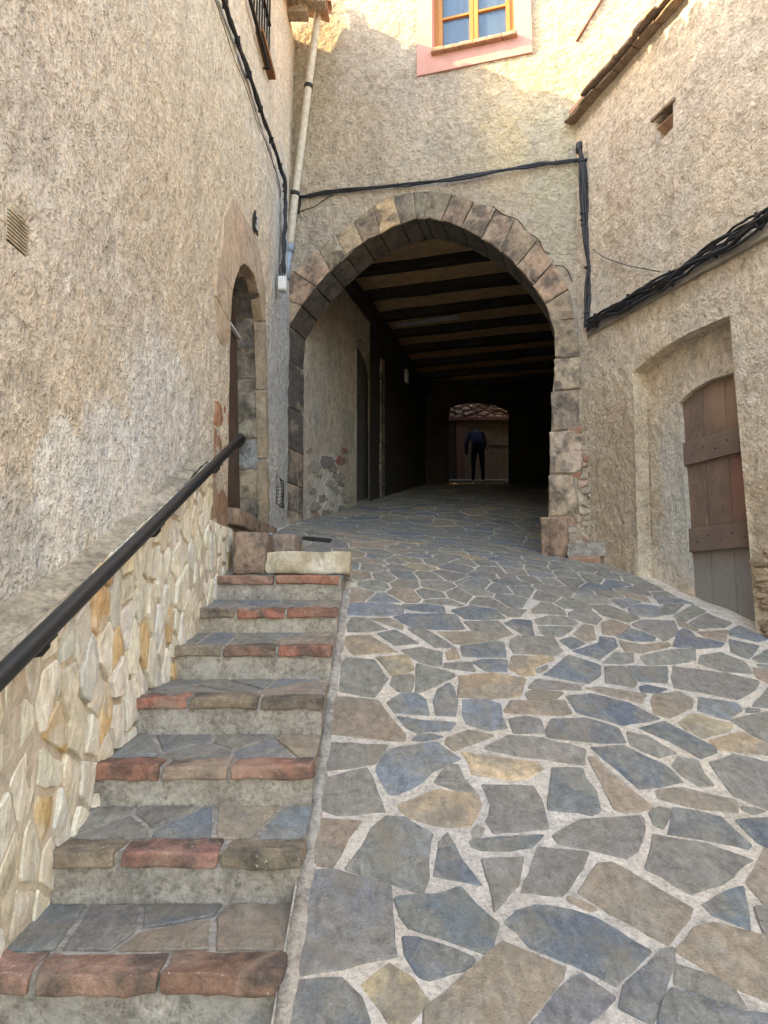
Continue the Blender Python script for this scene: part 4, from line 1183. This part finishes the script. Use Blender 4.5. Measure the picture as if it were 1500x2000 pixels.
pr0 = ray(775, 636); pr1 = ray(896, 618); q0, q1 = pr0*((CZ+.045)/pr0.z), pr1*((CZ+.045)/pr1.z)
qd = (q1-q0); qn = qd.normalized(); v, f = rock_box((q0+q1)/2, (qd.length, .16, .03), (qn, Vector((-qn.y, qn.x, 0)), Vector((0, 0, 1))), 8, .012, .02, 5); PATCH = (v, f)
# passage: left wall with a plank door
pdo = [(697, 992), (697, 665), (704, 662), (713, 668), (724, 684), (733, 705), (738, 730), (740, 978)]
PU = PW.uvs(pdo); PU[0] = (PU[0][0], 1.15); PU[-1] = (PU[-1][0], 1.45)
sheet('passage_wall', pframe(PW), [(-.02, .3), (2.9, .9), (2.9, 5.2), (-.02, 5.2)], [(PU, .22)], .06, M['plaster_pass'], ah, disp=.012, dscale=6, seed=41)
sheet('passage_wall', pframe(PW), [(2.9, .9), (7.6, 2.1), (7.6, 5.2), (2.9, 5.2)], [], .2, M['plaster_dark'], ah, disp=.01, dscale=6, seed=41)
pc = centroid(PU); pd = bpy.data.objects.new('door', None); COL.objects.link(pd); pd.parent = ah; pd.location = PW.w(pc[0], pc[1], -.2)-ah.location
ua, ub = min(p[0] for p in PU)-.05, max(p[0] for p in PU)+.08
for k in range(5):
    a_, b_ = ua+(ub-ua)*k/5, ua+(ub-ua)*(k+1)/5-.006
    v, f = box(PW.w((a_+b_)/2, 2.55, -.19), (b_-a_, .03, 2.9), (PW.U, PW.N, PW.V)); mk('plank', v, f, M['door_grey'], pd)
# patches of bare masonry low on the passage wall
PM = [(614, 912, 10), (640, 902, 9), (652, 915, 8), (606, 880, 8), (672, 880, 9), (668, 900, 7), (660, 932, 8), (668, 945, 8), (655, 958, 8), (672, 965, 7), (645, 945, 7), (612, 960, 10), (630, 975, 9), (615, 990, 9), (650, 985, 8), (668, 995, 8), (640, 1003, 8), (618, 1010, 9), (680, 975, 7), (625, 930, 8)]
PMC = [(.20, .185, .165), (.30, .265, .225), (.36, .325, .28), (.25, .225, .195), (.30, .21, .18)]
for k, (x, y, r) in enumerate(PM):
    r *= random.choice((.9, 1.5, 1.9))
    Q = PW.uvs([(x+r*random.uniform(.6, 1.05)*math.cos(t), y+r*random.uniform(.5, .9)*math.sin(t)) for t in [q*math.pi/3 for q in range(6)]], .01)
    vf = slab(rough_poly(Q, .04, .012), pframe(PW), random.uniform(.002, .008), -.03, .004, .002, .05, noise=.008, seed=k)
    mk('bare_stone', vf[0], vf[1], M['redb'], ah, col=shade((.30, .12, .11) if (x, y) in ((672, 880), (668, 900)) else random.choice(PMC), .1))
for k in range(7):  # dressed jamb of the passage door
    zz = 1.5+k*.36; uu = PU[-1][0]+.13
    vf = rock_box(PW.w(uu, zz+.17, .0), (.24, .08, .345), (PW.U, PW.N, PW.V), 5, .012, .012, k); mk('jamb_stone', vf[0], vf[1], M['sand'], ah, smooth=True, col=(.17, .14, .11))
# right wall, end wall with exit
RP = Plane((2.1, 7.0), 13.5, 1); RP.N = Vector((-RP.U.y, RP.U.x, 0))
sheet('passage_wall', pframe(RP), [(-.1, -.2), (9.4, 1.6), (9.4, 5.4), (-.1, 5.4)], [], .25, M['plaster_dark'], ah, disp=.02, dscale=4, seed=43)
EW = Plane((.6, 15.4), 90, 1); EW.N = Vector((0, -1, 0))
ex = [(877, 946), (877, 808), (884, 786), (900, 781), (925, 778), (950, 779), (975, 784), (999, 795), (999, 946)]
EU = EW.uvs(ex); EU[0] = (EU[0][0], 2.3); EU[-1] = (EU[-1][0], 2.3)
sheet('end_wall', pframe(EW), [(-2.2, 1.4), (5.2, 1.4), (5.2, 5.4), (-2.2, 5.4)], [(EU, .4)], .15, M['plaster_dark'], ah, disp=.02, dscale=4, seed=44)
# beams and boards of the passage ceiling
BU = FC.U; mk('plaster_patch', PATCH[0], PATCH[1], M['white'], ah, smooth=True)
prev = None
for k in range(10):
    t = .62+k*.84
    base = FC.P+Vector((0.26, .966, 0))*t
    dx = .26*t
    c = base+BU*1.45; c.z = CZ-.0
    v, f = rock_box(c, (3.9, .17+.03*math.sin(k*2.3), .13+.015*math.sin(k*3.1)), ((BU+Vector((0, 0, .012*math.sin(k*1.9)))).normalized(), (Vector((-BU.y, BU.x, 0))+BU*.02*math.sin(k*4)).normalized(), Vector((0, 0, 1))), 9, .012, .03, k); mk('ceiling_beam', v, f, M['beam'], ah, smooth=True)
    c2 = c+Vector((0.26, .966, 0))*.42; c2.z = CZ+.08
    v, f = box(c2, (3.9, .835, .03), (BU, Vector((-BU.y, BU.x, 0)), Vector((0, 0, 1)))); mk('ceiling_board', v, f, M['board'], ah)
c = FC.P+BU*1.45; c.z = CZ+.085; v, f = box(c+Vector((.20, .75, 0)), (3.9, .50, .03), (BU, Vector((-BU.y, BU.x, 0)), Vector((0, 0, 1)))); mk('ceiling_board', v, f, M['board'], ah)
v, f = box_pts((-2, 7.9, CZ+.35), (5.5, 16.2, CZ+.45)); mk('cover_slab', v, f, M['plaster_dark'], ah)
v, f = rock_box(PW.w(3.4, CZ-.26, .04), (7.8, .18, .2), (PW.U, PW.N, PW.V), 8, .012, .015, 3); mk('wall_plate', v, f, M['beam'], ah, smooth=True)
lp = PW.w(PW.uv(789, 735)[0], PW.uv(789, 735)[1], .05)
lt = thing('bulkhead_lamp', 'small unlit oval lamp on the dark left wall inside the passage', 'lamp', lp)
v, f = rock_box(lp, (.16, .07, .26), (PW.U, PW.N, PW.V), 5, .03, 0, 1); mk('lamp_shade', v, f, M['white'], lt, smooth=True)
v, f = box(lp-PW.N*.04, (.18, .02, .29), (PW.U, PW.N, PW.V)); mk('lamp_base', v, f, M['iron'], lt)
# pale water stain blob on the boards is paint: a flat plaster repair
# ------------------------------------------------------------------ beyond the exit
fh = thing('rubble_house', 'dark rubble stone outbuilding with a timber lintel beyond the passage exit', 'house', (2.2, 20.3, 3.2))
BW = Plane((.2, 20.2), 90, 1); BW.N = Vector((0, -1, 0))
sheet('wall', pframe(BW), [(-2.5, 2.6), (6, 2.6), (6, 8), (-2.5, 8)], [], .2, M['plaster_dark'], fh, disp=.02, dscale=4, seed=51)
ru = [BW.uv(870, 838)[0], BW.uv(1010, 838)[0]]; rz = [BW.uv(900, 822)[1], BW.uv(900, 765)[1]]
sd = poisson(2500, (ru[0]/1.8, rz[0], ru[1]/1.8, rz[1]+.3), .105)
def bc(s): return [((0, -1), -rz[0])]
for k, P in enumerate(voronoi(sd, .006, R=.3, cuts=bc)):
    if not P: continue
    P = [(a_*1.8, b_) for a_, b_ in P]
    vf = slab(rough_poly(P, .08, .008), pframe(BW), random.uniform(.03, .09), -.02, .02, .01, .1, noise=.02, seed=k, rings=2)
    mk('rubble_stone', vf[0], vf[1], M['redb'], fh, col=shade(random.choice([(.22, .16, .12), (.28, .21, .15), (.17, .12, .10)]), .15))
u1, z1 = BW.uv(888, 820); u2, _ = BW.uv(1000, 820)
v, f = box(BW.w((u1+u2)/2, z1, .08), (u2-u1+.1, .16, .09), (BW.U, BW.N, BW.V)); mk('lintel', v, f, M['redpaint'], fh)
M['ochre'] = plaster('ochre_render', (.15, .115, .075), (.10, .08, .055), 12, .01)
u3, z3 = BW.uv(893, 832); zb3 = 3.3
v, f = box(BW.w((u1+.12+u2)/2, (z1-.08+zb3)/2-.2, .0), (u2-u1-.1, .10, z1-zb3+.4), (BW.U, BW.N, BW.V)); mk('infill_panel', v, f, M['ochre'], fh)
ua_, ub_ = BW.uv(893, 900)[0], BW.uv(905, 900)[0]
v, f = box(BW.w((ua_+ub_)/2, (z1+zb3)/2, .08), (ub_-ua_+.05, .05, z1-zb3), (BW.U, BW.N, BW.V)); mk('door_post', v, f, M['redpaint'], fh)
va = BW.uv(955, 874); vb = BW.uv(992, 868); v, f = box(BW.w((va[0]+vb[0])/2, (va[1]+vb[1])/2, .06), (vb[0]-va[0]+.1, .03, .02), (BW.U, BW.N, BW.V)); mk('rail', v, f, M['iron'], fh)
# light blocker: walls and slab added beyond the exit, leaving a slot of sky
cy_ = thing('yard_light_blocker', 'dark side walls and upper floor enclosing the yard beyond the exit', 'building', (2, 18, 3))
v, f = box_pts((-.8, 15.8, 1.5), (-.4, 20.2, 8)); mk('blocker_wall', v, f, M['plaster_dark'], cy_)
v, f = box_pts((4.6, 15.8, 1.5), (5.0, 20.2, 8)); mk('blocker_wall', v, f, M['plaster_dark'], cy_)
v, f = box_pts((-.8, 15.75, 5.6), (5, 18.9, 5.9)); mk('cover_slab', v, f, M['plaster_dark'], cy_)

# person walking away, bent forward
def person(base, h=1.62):
    root = thing('person', 'person in navy top and dark trousers walking away, bent forward, beyond the passage', 'person', base)
    B = Vector(base)
    def body(name, joints, edges, radii, mat):
        me = bpy.data.meshes.new(name); me.from_pydata([tuple(Vector(j)) for j in joints], edges, []); me.materials.append(mat)
        o = bpy.data.objects.new(name, me); COL.objects.link(o); o.parent = root
        m = o.modifiers.new('skin', 'SKIN')
        for i, r in enumerate(radii):
            me.skin_vertices[0].data[i].radius = (r, r) if not isinstance(r, tuple) else r
        me.skin_vertices[0].data[0].use_root = True
        s = o.modifiers.new('sub', 'SUBSURF'); s.levels = 2; s.render_levels = 2
        return o
    for o_ in ():
        pass
    me = bpy.data.meshes.new('tmp'); bpy.data.meshes.remove(me)
    def sk(name, joints, edges, radii, mat):
        me = bpy.data.meshes.new(name); me.from_pydata([tuple(j) for j in joints], edges, []); me.materials.append(mat)
        o = bpy.data.objects.new(name, me); COL.objects.link(o); o.parent = root
        o.modifiers.new('skin', 'SKIN')
        if not me.skin_vertices: return o
        for i, r in enumerate(radii): me.skin_vertices[0].data[i].radius = (r, r) if not isinstance(r, tuple) else r
        me.skin_vertices[0].data[0].use_root = True
        s = o.modifiers.new('sub', 'SUBSURF'); s.levels = 2; s.render_levels = 2
        return o
    # y forward (away from the camera); body is one continuous figure
    J_ = [(0, 0, .86), (0, .06, 1.02), (0, .20, 1.22), (0, .34, 1.34), (0, .42, 1.38), (0, .50, 1.43),       # pelvis..head
          (-.10, 0, .82), (-.12, .04, .45), (-.13, -.04, .08), (-.14, .08, .035),                       # left leg
          (.10, 0, .82), (.13, .10, .46), (.13, .0, .07), (.14, .12, .035),
          (-.16, .29, 1.31), (-.27, .20, 1.06), (-.27, .30, .82), (-.26, .33, .74),
          (.16, .29, 1.31), (.24, .30, 1.07), (.20, .44, .86), (.19, .47, .79)]
    E_ = [(0, 1), (1, 2), (2, 3), (3, 4), (4, 5), (0, 6), (6, 7), (7, 8), (8, 9), (0, 10), (10, 11), (11, 12), (12, 13), (3, 14), (14, 15), (15, 16), (16, 17), (3, 18), (18, 19), (19, 20), (20, 21)]
    R_ = [(.15, .12), (.15, .12), (.17, .12), (.15, .11), .055, .10, .10, .07, .05, .045, .10, .07, .05, .045, .065, .05, .04, .035, .065, .05, .04, .035]
    b = sk('body', J_, E_, R_, M['trouser'])
    t = sk('top', [(0, .02, .92), (0, .07, 1.04), (0, .20, 1.22), (0, .33, 1.34), (-.16, .29, 1.31), (-.27, .20, 1.06), (-.27, .29, .84), (.16, .29, 1.31), (.24, .30, 1.07), (.20, .43, .88)],
           [(0, 1), (1, 2), (2, 3), (3, 4), (4, 5), (5, 6), (3, 7), (7, 8), (8, 9)], [(.175, .14), (.17, .14), (.19, .14), (.17, .13), .085, .065, .05, .085, .065, .05], M['navy'])
    hd = sk('head', [(0, .45, 1.41), (0, .51, 1.44), (0, .58, 1.42)], [(0, 1), (1, 2)], [.085, .105, .085], M['hair'])
    for s in (-1, 1):
        hand = sk('hand', [(s*.265 if s < 0 else .19, .33 if s < 0 else .47, .75 if s < 0 else .80), (s*.265 if s < 0 else .19, .35 if s < 0 else .50, .68 if s < 0 else .73)], [(0, 1)], [.032, .02], M['skin'])
    return root
pg = on_ground(934, 938)
person((pg.x, pg.y, float(ground_z(pg.x, pg.y))))

# ------------------------------------------------------------------ right house
rh = thing('right_house', 'cement plastered house on the right with an arched recess around an old plank door', 'house', (2.6, 5.2, 0))
niche = [(1246, 1135), (1243, 1000), (1240, 850), (1236, 728), (1262, 704), (1300, 676), (1345, 650), (1390, 630), (1425, 616), (1440, 800), (1462, 1050), (1480, 1240)]
NU = RW.uvs(niche); NU[0] = (NU[1][0], -.6); NU[-1] = (NU[-1][0], -.6)
ven = RW.uvs([(1278, 238), (1314, 198), (1315, 248), (1282, 284)])
ztr = 4.88
ND = .14
def rbase(V, W): return -.02*np.clip((.9-(V[:, 1]))/.5, 0, 1)
sheet('wall', pframe(RW), [(-.1, -1.2), (4.2, -1.8), (4.2, ztr), (-.1, ztr)], [(NU, ND), (ven, .2)], .038, M['plaster_right'], rh, disp=.013, dscale=9, seed=61, fade=.04)
sheet('near_wall', pframe(RW), [(4.2, -2.4), (14, -2.6), (14, ztr), (4.2, ztr)], [], .25, M['plaster_right'], rh, disp=.006)
dpx = [(1352, 1185), (1340, 1000), (1325, 787), (1350, 763), (1385, 742), (1432, 727), (1441, 800), (1462, 1050), (1482, 1240)]
DN = RW.uvs(dpx, -ND); DN[0] = (DN[0][0], -.6); DN[-1] = (DN[-1][0], -.6)
nb = lambda u, v, h: RW.w(u, v, -ND+h)
ulo_, uhi_ = min(p[0] for p in NU)-.05, max(p[0] for p in NU)+.12
sheet('recess_wall', nb, [(ulo_, -.65), (uhi_, -.65), (uhi_, 2.4), (ulo_, 2.4)], [(DN, .1)], .038, M['plaster_right'], rh, disp=.010, dscale=9, seed=63, fade=.04)
dd = bpy.data.objects.new('plank_door', None); COL.objects.link(dd); dd.parent = rh
DO = ND+.06
d0, d1 = RW.uv(1335, 950, -DO)[0], RW.uv(1462, 1000, -DO)[0]
dd.location = RW.w((d0+d1)/2, .6, -DO)-rh.location; dd['label'] = 'weathered red brown plank door, grey at the bottom'
d0 -= .06; d1 += .10
pw_ = (d1-d0-.09)/3
v, f = rock_box(RW.w(d0+.045, .6, -DO+.015), (.085, .06, 2.9), (RW.U, RW.N, RW.V), 8, .006, .006, 2); mk('frame_post', v, f, M['plank'], dd, smooth=True)
for k in range(3):
    a_ = d0+.092+pw_*k; v, f = rock_box(RW.w(a_+pw_/2, .6, -DO), (pw_-.007, .035, 2.9), (RW.U, RW.N, RW.V), 8, .004, .004, k+5); mk('plank', v, f, M['plank'], dd, smooth=True)
for k, (pa, pb) in enumerate((((1347, 862), (1345, 908)), ((1350, 1032), (1352, 1078)))):
    za_, zb2 = RW.uv(*pa, -DO+.04)[1], RW.uv(*pb, -DO+.04)[1]
    v, f = rock_box(RW.w((d0+.09+d1)/2, (za_+zb2)/2, -DO+.032), (d1-d0-.09, .032, abs(za_-zb2)), (RW.U, RW.N, RW.V), 7, .004, .004, 20+k); mk('batten', v, f, M['batten'], dd, smooth=True)
for zn in (RW.uv(1347, 885, -DO+.04)[1], RW.uv(1350, 1055, -DO+.04)[1]):
    for k in range(6):
        un = d0+.12+pw_*.5*k; v, f = tube([RW.w(un, zn+.02*(-1)**k, -DO+.03), RW.w(un, zn+.02*(-1)**k, -DO+.053)], .006, 6); mk('nail', v, f, M['iron'], dd)
# vent opening with a broken tile
vc = centroid(ven)
v, f = box(RW.w(vc[0], vc[1], -.21), (.5, .02, .5), (RW.U, RW.N, RW.V)); mk('vent_back', v, f, M['hole'], rh)
v, f = box(RW.w(vc[0], vc[1]+.02, -.07), (.34, .10, .03), (RW.U, (RW.N*.8+RW.V*.5).normalized(), (RW.V*.8-RW.N*.5).normalized())); mk('vent_tile', v, f, M['tile'], rh)
v, f = rock_box(RW.w(vc[0], vc[1]+.125, -.03), (.30, .10, .035), (RW.U, RW.N, RW.V), 4, .008, .012, 7); mk('vent_lintel', v, f, M['tiledirty'], rh, smooth=True)
# eave: two courses of bedding tile
u = -.02; k = 0
while u < 5.2:
    l = random.uniform(.22, .34)
    for c_, (zz, of, th) in enumerate(((ztr+.010, .02, .028), (ztr+.062, .06, .034))):
        if c_ == 1 and random.random() < .12: continue
        vf = rock_box(RW.w(u+l/2+c_*.08, zz+random.uniform(-.008, .008), of+random.uniform(-.02, .015)-.05), (l-.008, .26, th), (RW.U, RW.N, RW.V), 5, .01, .016, k); k += 1
        mk('eave_tile', vf[0], vf[1], M['tiledirty'], rh, smooth=True)
    u += l
def rr(u, v, h): return RW.w(u, v, h)
e0, e1 = RW.w(-.3, ztr+.1, .04), RW.w(14, ztr+.1, .04); b0_, b1_ = RW.w(-.3, ztr+1.6, -5), RW.w(14, ztr+1.6, -5)
up = Vector((0, 0, .05))
mk('roof', [e0, e1, b1_, b0_, e0+up, e1+up, b1_+up, b0_+up], [(0, 3, 2, 1), (4, 5, 6, 7), (0, 1, 5, 4), (1, 2, 6, 5), (2, 3, 7, 6), (3, 0, 4, 7)], M['tile'], rh)
p_ = [RW.w(14, -3, -.1), RW.w(14, -3, -5), RW.w(14, 6, -5), RW.w(14, ztr, -.1)]; mk('end_wall', p_, [(0, 1, 2, 3)], M['plaster_right'], rh)
# exposed rubble at the right foot of the wall
for k in range(16):
    x = random.uniform(1484, 1520); y = 1075+k*11; r = random.uniform(12, 20)
    Q = RW.uvs([(x+r*1.3*random.uniform(.7, 1)*math.cos(t), y+r*.6*random.uniform(.7, 1)*math.sin(t)) for t in [q*math.pi/3 for q in range(6)]], .01)
    vf = slab(rough_poly(Q, .04, .004), pframe(RW), random.uniform(.01, .03), -.04, .01, .004, .1, noise=.014, seed=k)
    mk('bare_stone', vf[0], vf[1], M['redb'], rh, col=shade((.34, .24, .16), .15))

# ------------------------------------------------------------------ cables
def smooth_path(P, n=8):
    P = [Vector(p) for p in P]; out = []
    for i in range(len(P)-1):
        p0, p1, p2, p3 = P[max(i-1, 0)], P[i], P[i+1], P[min(i+2, len(P)-1)]
        for k in range(n):
            t = k/n; out.append(.5*((2*p1)+(p2-p0)*t+(2*p0-5*p1+4*p2-p3)*t*t+(3*p1-p0-3*p2+p3)*t**3))
    out.append(P[-1]); return out
def bundle(name, label, pts, N, count, spread, r, group='black cable bundles', wig=.008, lab=True, seed=0, ties=3):
    rnd = random.Random(seed); base = smooth_path(pts, 8)
    root = thing(name, label, 'cable bundle', base[0], group)
    for c in range(count):
        ph, ph2 = rnd.uniform(0, 6.3), rnd.uniform(0, 6.3); fr_ = rnd.uniform(.18, .5); off = (c/(max(1, count-1))-.5)*spread
        P = []
        for i, p in enumerate(base):
            t = (base[min(i+1, len(base)-1)]-base[max(i-1, 0)]).normalized(); side = t.cross(N).normalized()
            P.append(p+side*(off*math.cos(i*.12+ph2*.3)+wig*math.sin(i*fr_+ph))+N*(abs(wig*1.2*math.sin(i*fr_*1.3+ph2))+r))
        rr_ = r*rnd.uniform(.6, 1.25); v, f = tube(P, rr_, 7); mk('cable', v, f, M['cable'], root, smooth=True)
    for k in range(ties):
        i = int((k+.5)*len(base)/ties); p = base[i]; t = (base[min(i+1, len(base)-1)]-base[i-1]).normalized(); side = t.cross(N).normalized()
        v, f = box(p+N*(r*1.4), (.012, spread*.8+r*1.8, r*2.9), (t, side, N)); mk('clip', v, f, M['cable'], root)
    return root
lwp = [(424, -20), (447, 45), (470, 112), (493, 180), (515, 245), (535, 300), (549, 342)]
bundle('cable_bundle', 'dark cable bundle running down the left house wall to the corner', [LW.pt(a_, b_, .02) for a_, b_ in lwp], LW.N, 4, .04, .015, seed=1, ties=6)
bundle('cable', 'thin single wire beside the left wall cable bundle', [LW.pt(a_, b_, .01) for a_, b_ in [(416, -10), (440, 70), (468, 145), (495, 225), (520, 290), (538, 335), (547, 385)]], LW.N, 1, 0, .005, seed=2, ties=0)
bundle('cable_bundle', 'tangled cables dropping along the corner behind the downpipe', [LW.pt(a_, b_, .03) for a_, b_ in [(549, 342), (553, 375), (553, 420), (551, 470), (549, 530)]], LW.N, 6, .09, .011, seed=3, wig=.018, ties=2)
bundle('cable_bundle', 'black cable bundle sagging across the facade above the arch', [FC.pt(a_, b_, .03) for a_, b_ in [(566, 372), (590, 386), (640, 377), (700, 370), (770, 364), (830, 358), (890, 351), (940, 342), (1000, 332), (1060, 322), (1100, 317), (1136, 313)]], FC.N, 5, .036, .011, seed=4, wig=.007, ties=4)
bundle('cable', 'thin loose wire below the facade cables beside the downpipe', [FC.pt(a_, b_, .02) for a_, b_ in [(582, 417), (612, 404), (640, 388), (652, 380)]], FC.N, 1, 0, .004, seed=5, ties=0)
bundle('cable_bundle', 'thick black cable bundle hanging down the corner to the right house', [FC.pt(a_, b_, .13) for a_, b_ in [(1132, 288), (1140, 330), (1141, 400), (1146, 470), (1151, 540), (1150, 600), (1150, 640)]], FC.N, 6, .075, .016, seed=6, wig=.008, ties=4)
bundle('cable_bundle', 'heavy cable bundle rising across the right house above the recess', [RW.pt(a_, b_, .05) for a_, b_ in [(1152, 636), (1175, 622), (1215, 600), (1265, 570), (1315, 545), (1365, 512), (1420, 475), (1470, 444), (1530, 400)]], RW.N, 9, .13, .015, seed=7, wig=.016, ties=5)
bundle('cable', 'thin wire looping from the corner to the right wall cables', [RW.pt(a_, b_, .02) for a_, b_ in [(1160, 485), (1185, 504), (1225, 520), (1290, 530)]], RW.N, 1, 0, .004, seed=8, ties=0)
# timber strip under the right bundle
sa, sb = RW.uv(1148, 650, .02), RW.uv(1540, 430, .02)
pa, pb = RW.w(*sa, .02), RW.w(*sb, .02); dv = (pb-pa).normalized()
v, f = rock_box((pa+pb)/2, ((pb-pa).length, .035, .085), (dv, RW.N, dv.cross(RW.N)), 9, .008, .012, 4)
tag(mk('timber_strip', v, f, wood('grey_weathered_strip', (.34, .30, .25), (.20, .175, .15), 12, .003, .9, (1, 1, 8)), None, smooth=True), 'long grey timber strip fixed to the wall under the heavy cables', 'timber')
# conduit hood where the cables leave the wall
hp = FC.pt(1132, 292, .05); hd = thing('cable_hood', 'small black cable entry hood in a cement patch at the corner', 'cable entry', hp)
v, f = rock_box(hp+Vector((0, 0, .02)), (.07, .09, .10), (FC.U, FC.N, FC.V), 4, .02, .006, 2); mk('hood', v, f, M['cable'], hd, smooth=True)
for k in range(5):
    q = FC.pt(1138+random.uniform(-4, 4), 420+k*9, .15); v, f = rock_box(q, (.035, .04, .04), None, 3, .01, .01, k); mk('cable_joint', v, f, M['cable'], hd, smooth=True)

# ------------------------------------------------------------------ downpipe and junction box
dpp = [(622, 22), (617, 60), (606, 140), (593, 250), (583, 330), (576, 385), (570, 440), (566, 478)]
dp = thing('downpipe', 'cream painted rainwater downpipe with a blue grey sleeve leaning beside the corner', 'downpipe', FC.pt(566, 478, .12))
P = [FC.pt(a_, b_, .14) for a_, b_ in dpp]; top = P[0]+Vector((0.05, .0, .12)); P = [top+Vector((.04, .02, .12)), top]+P
v, f = tube(smooth_path(P, 5), .043, 18); pip = mk('pipe', v, f, M['pipe'], dp, smooth=True)
for (a_, b_) in ((603, 165), (577, 375)):
    q = FC.pt(a_, b_, .14); q2 = FC.pt(a_-1, b_+8, .14); v, f = tube([q, q2], .049, 18); mk('clamp', v, f, M['iron'], dp, smooth=True)
q = [FC.pt(a_, b_, .13) for a_, b_ in ((566, 474), (564, 492))]; v, f = tube(q, .052, 18); mk('collar', v, f, M['pvc'], dp, smooth=True)
q = [FC.pt(a_, b_, .13) for a_, b_ in ((564, 490), (561, 520), (559, 545))]; v, f = tube(q, .04, 18); mk('lower_sleeve', v, f, M['pvc'], dp, smooth=True)
jb = LW.pt(552, 556, .08); jt = thing('junction_box', 'white plastic junction box on the corner under the downpipe', 'junction box', jb)
v, f = rock_box(jb, (.085, .10, .15), None, 4, .012, 0, 1); mk('housing', v, f, M['white'], jt, smooth=True)
v, f = box(jb+Vector((0, -.053, 0)), (.07, .006, .13)); mk('lid', v, f, M['white'], jt)
for k in range(3):
    v, f = tube(smooth_path([jb+Vector((-.02+.02*k, 0, .07)), jb+Vector((-.03+.02*k, .0, .16)), jb+Vector((-.01, .05, .3))], 5), .007, 8); mk('lead', v, f, M['cable'], jt, smooth=True)
# thin rusty rod fixed to the facade
a_, b_ = FC.pt(1126, 81, .02), FC.pt(1182, -12, .02)
v, f = tube([a_, b_], .012, 8); tag(mk('rusty_rod', v, f, M['redpaint'], None, smooth=True), 'thin rusty red rod fixed to the sunlit facade right of the window', 'rod')
# drain cover in the landing
dc = on_ground(618, 1056); dcv = thing('drain_cover', 'small dark iron drain cover set in the landing paving', 'drain cover', dc)
def on_slope(x0, x1, y0, y1, h0, h1):
    v = [tuple(gframe(x, y, h)) for h in (h0, h1) for x, y in ((x0, y0), (x1, y0), (x1, y1), (x0, y1))]
    return v, [(0, 3, 2, 1), (4, 5, 6, 7), (0, 1, 5, 4), (1, 2, 6, 5), (2, 3, 7, 6), (3, 0, 4, 7)]
v, f = on_slope(dc.x-.13, dc.x+.13, dc.y-.13, dc.y+.13, -.01, .014); mk('plate', v, f, M['iron'], dcv)
for k in range(6):
    v, f = on_slope(dc.x-.11, dc.x+.11, dc.y-.108+.04*k, dc.y-.092+.04*k, .0145, .020); mk('rib', v, f, M['iron'], dcv)
# mortar patch parts
pq = LW.uvs([(10, 1275), (30, 1215), (82, 1172), (92, 1200), (60, 1260)], .03)
vf = slab(rough_poly(pq, .04, .004), pframe(LW), .03, -.02, .01, .003, .03, noise=.006, seed=3); mk('cement_skin', vf[0], vf[1], M['cement'], gp)
for (x, y0_, y1_) in ((60, 1210, 1222), (58, 1228, 1235)):
    p1, p2 = LW.pt(x, y0_, .045), LW.pt(x-1, y1_, .045); v, f = tube([p1, p2], .003, 6); mk('black_mark', v, f, M['hole'], gp)

# cracks in the facade plaster around the arch
for pts in ([(962, 402), (985, 418), (1008, 428), (1030, 452), (1048, 468), (1062, 490), (1075, 496)], [(1040, 545), (1052, 560), (1062, 585)], [(1050, 545), (1068, 524), (1078, 520), (1104, 522), (1112, 536), (1120, 550)]):
    v, f = tube(smooth_path([FC.pt(a_+random.uniform(-3, 3), b_+random.uniform(-2, 2), .014) for a_, b_ in pts], 3), .0045, 5); mk('crack', v, f, M['hole'], ah)
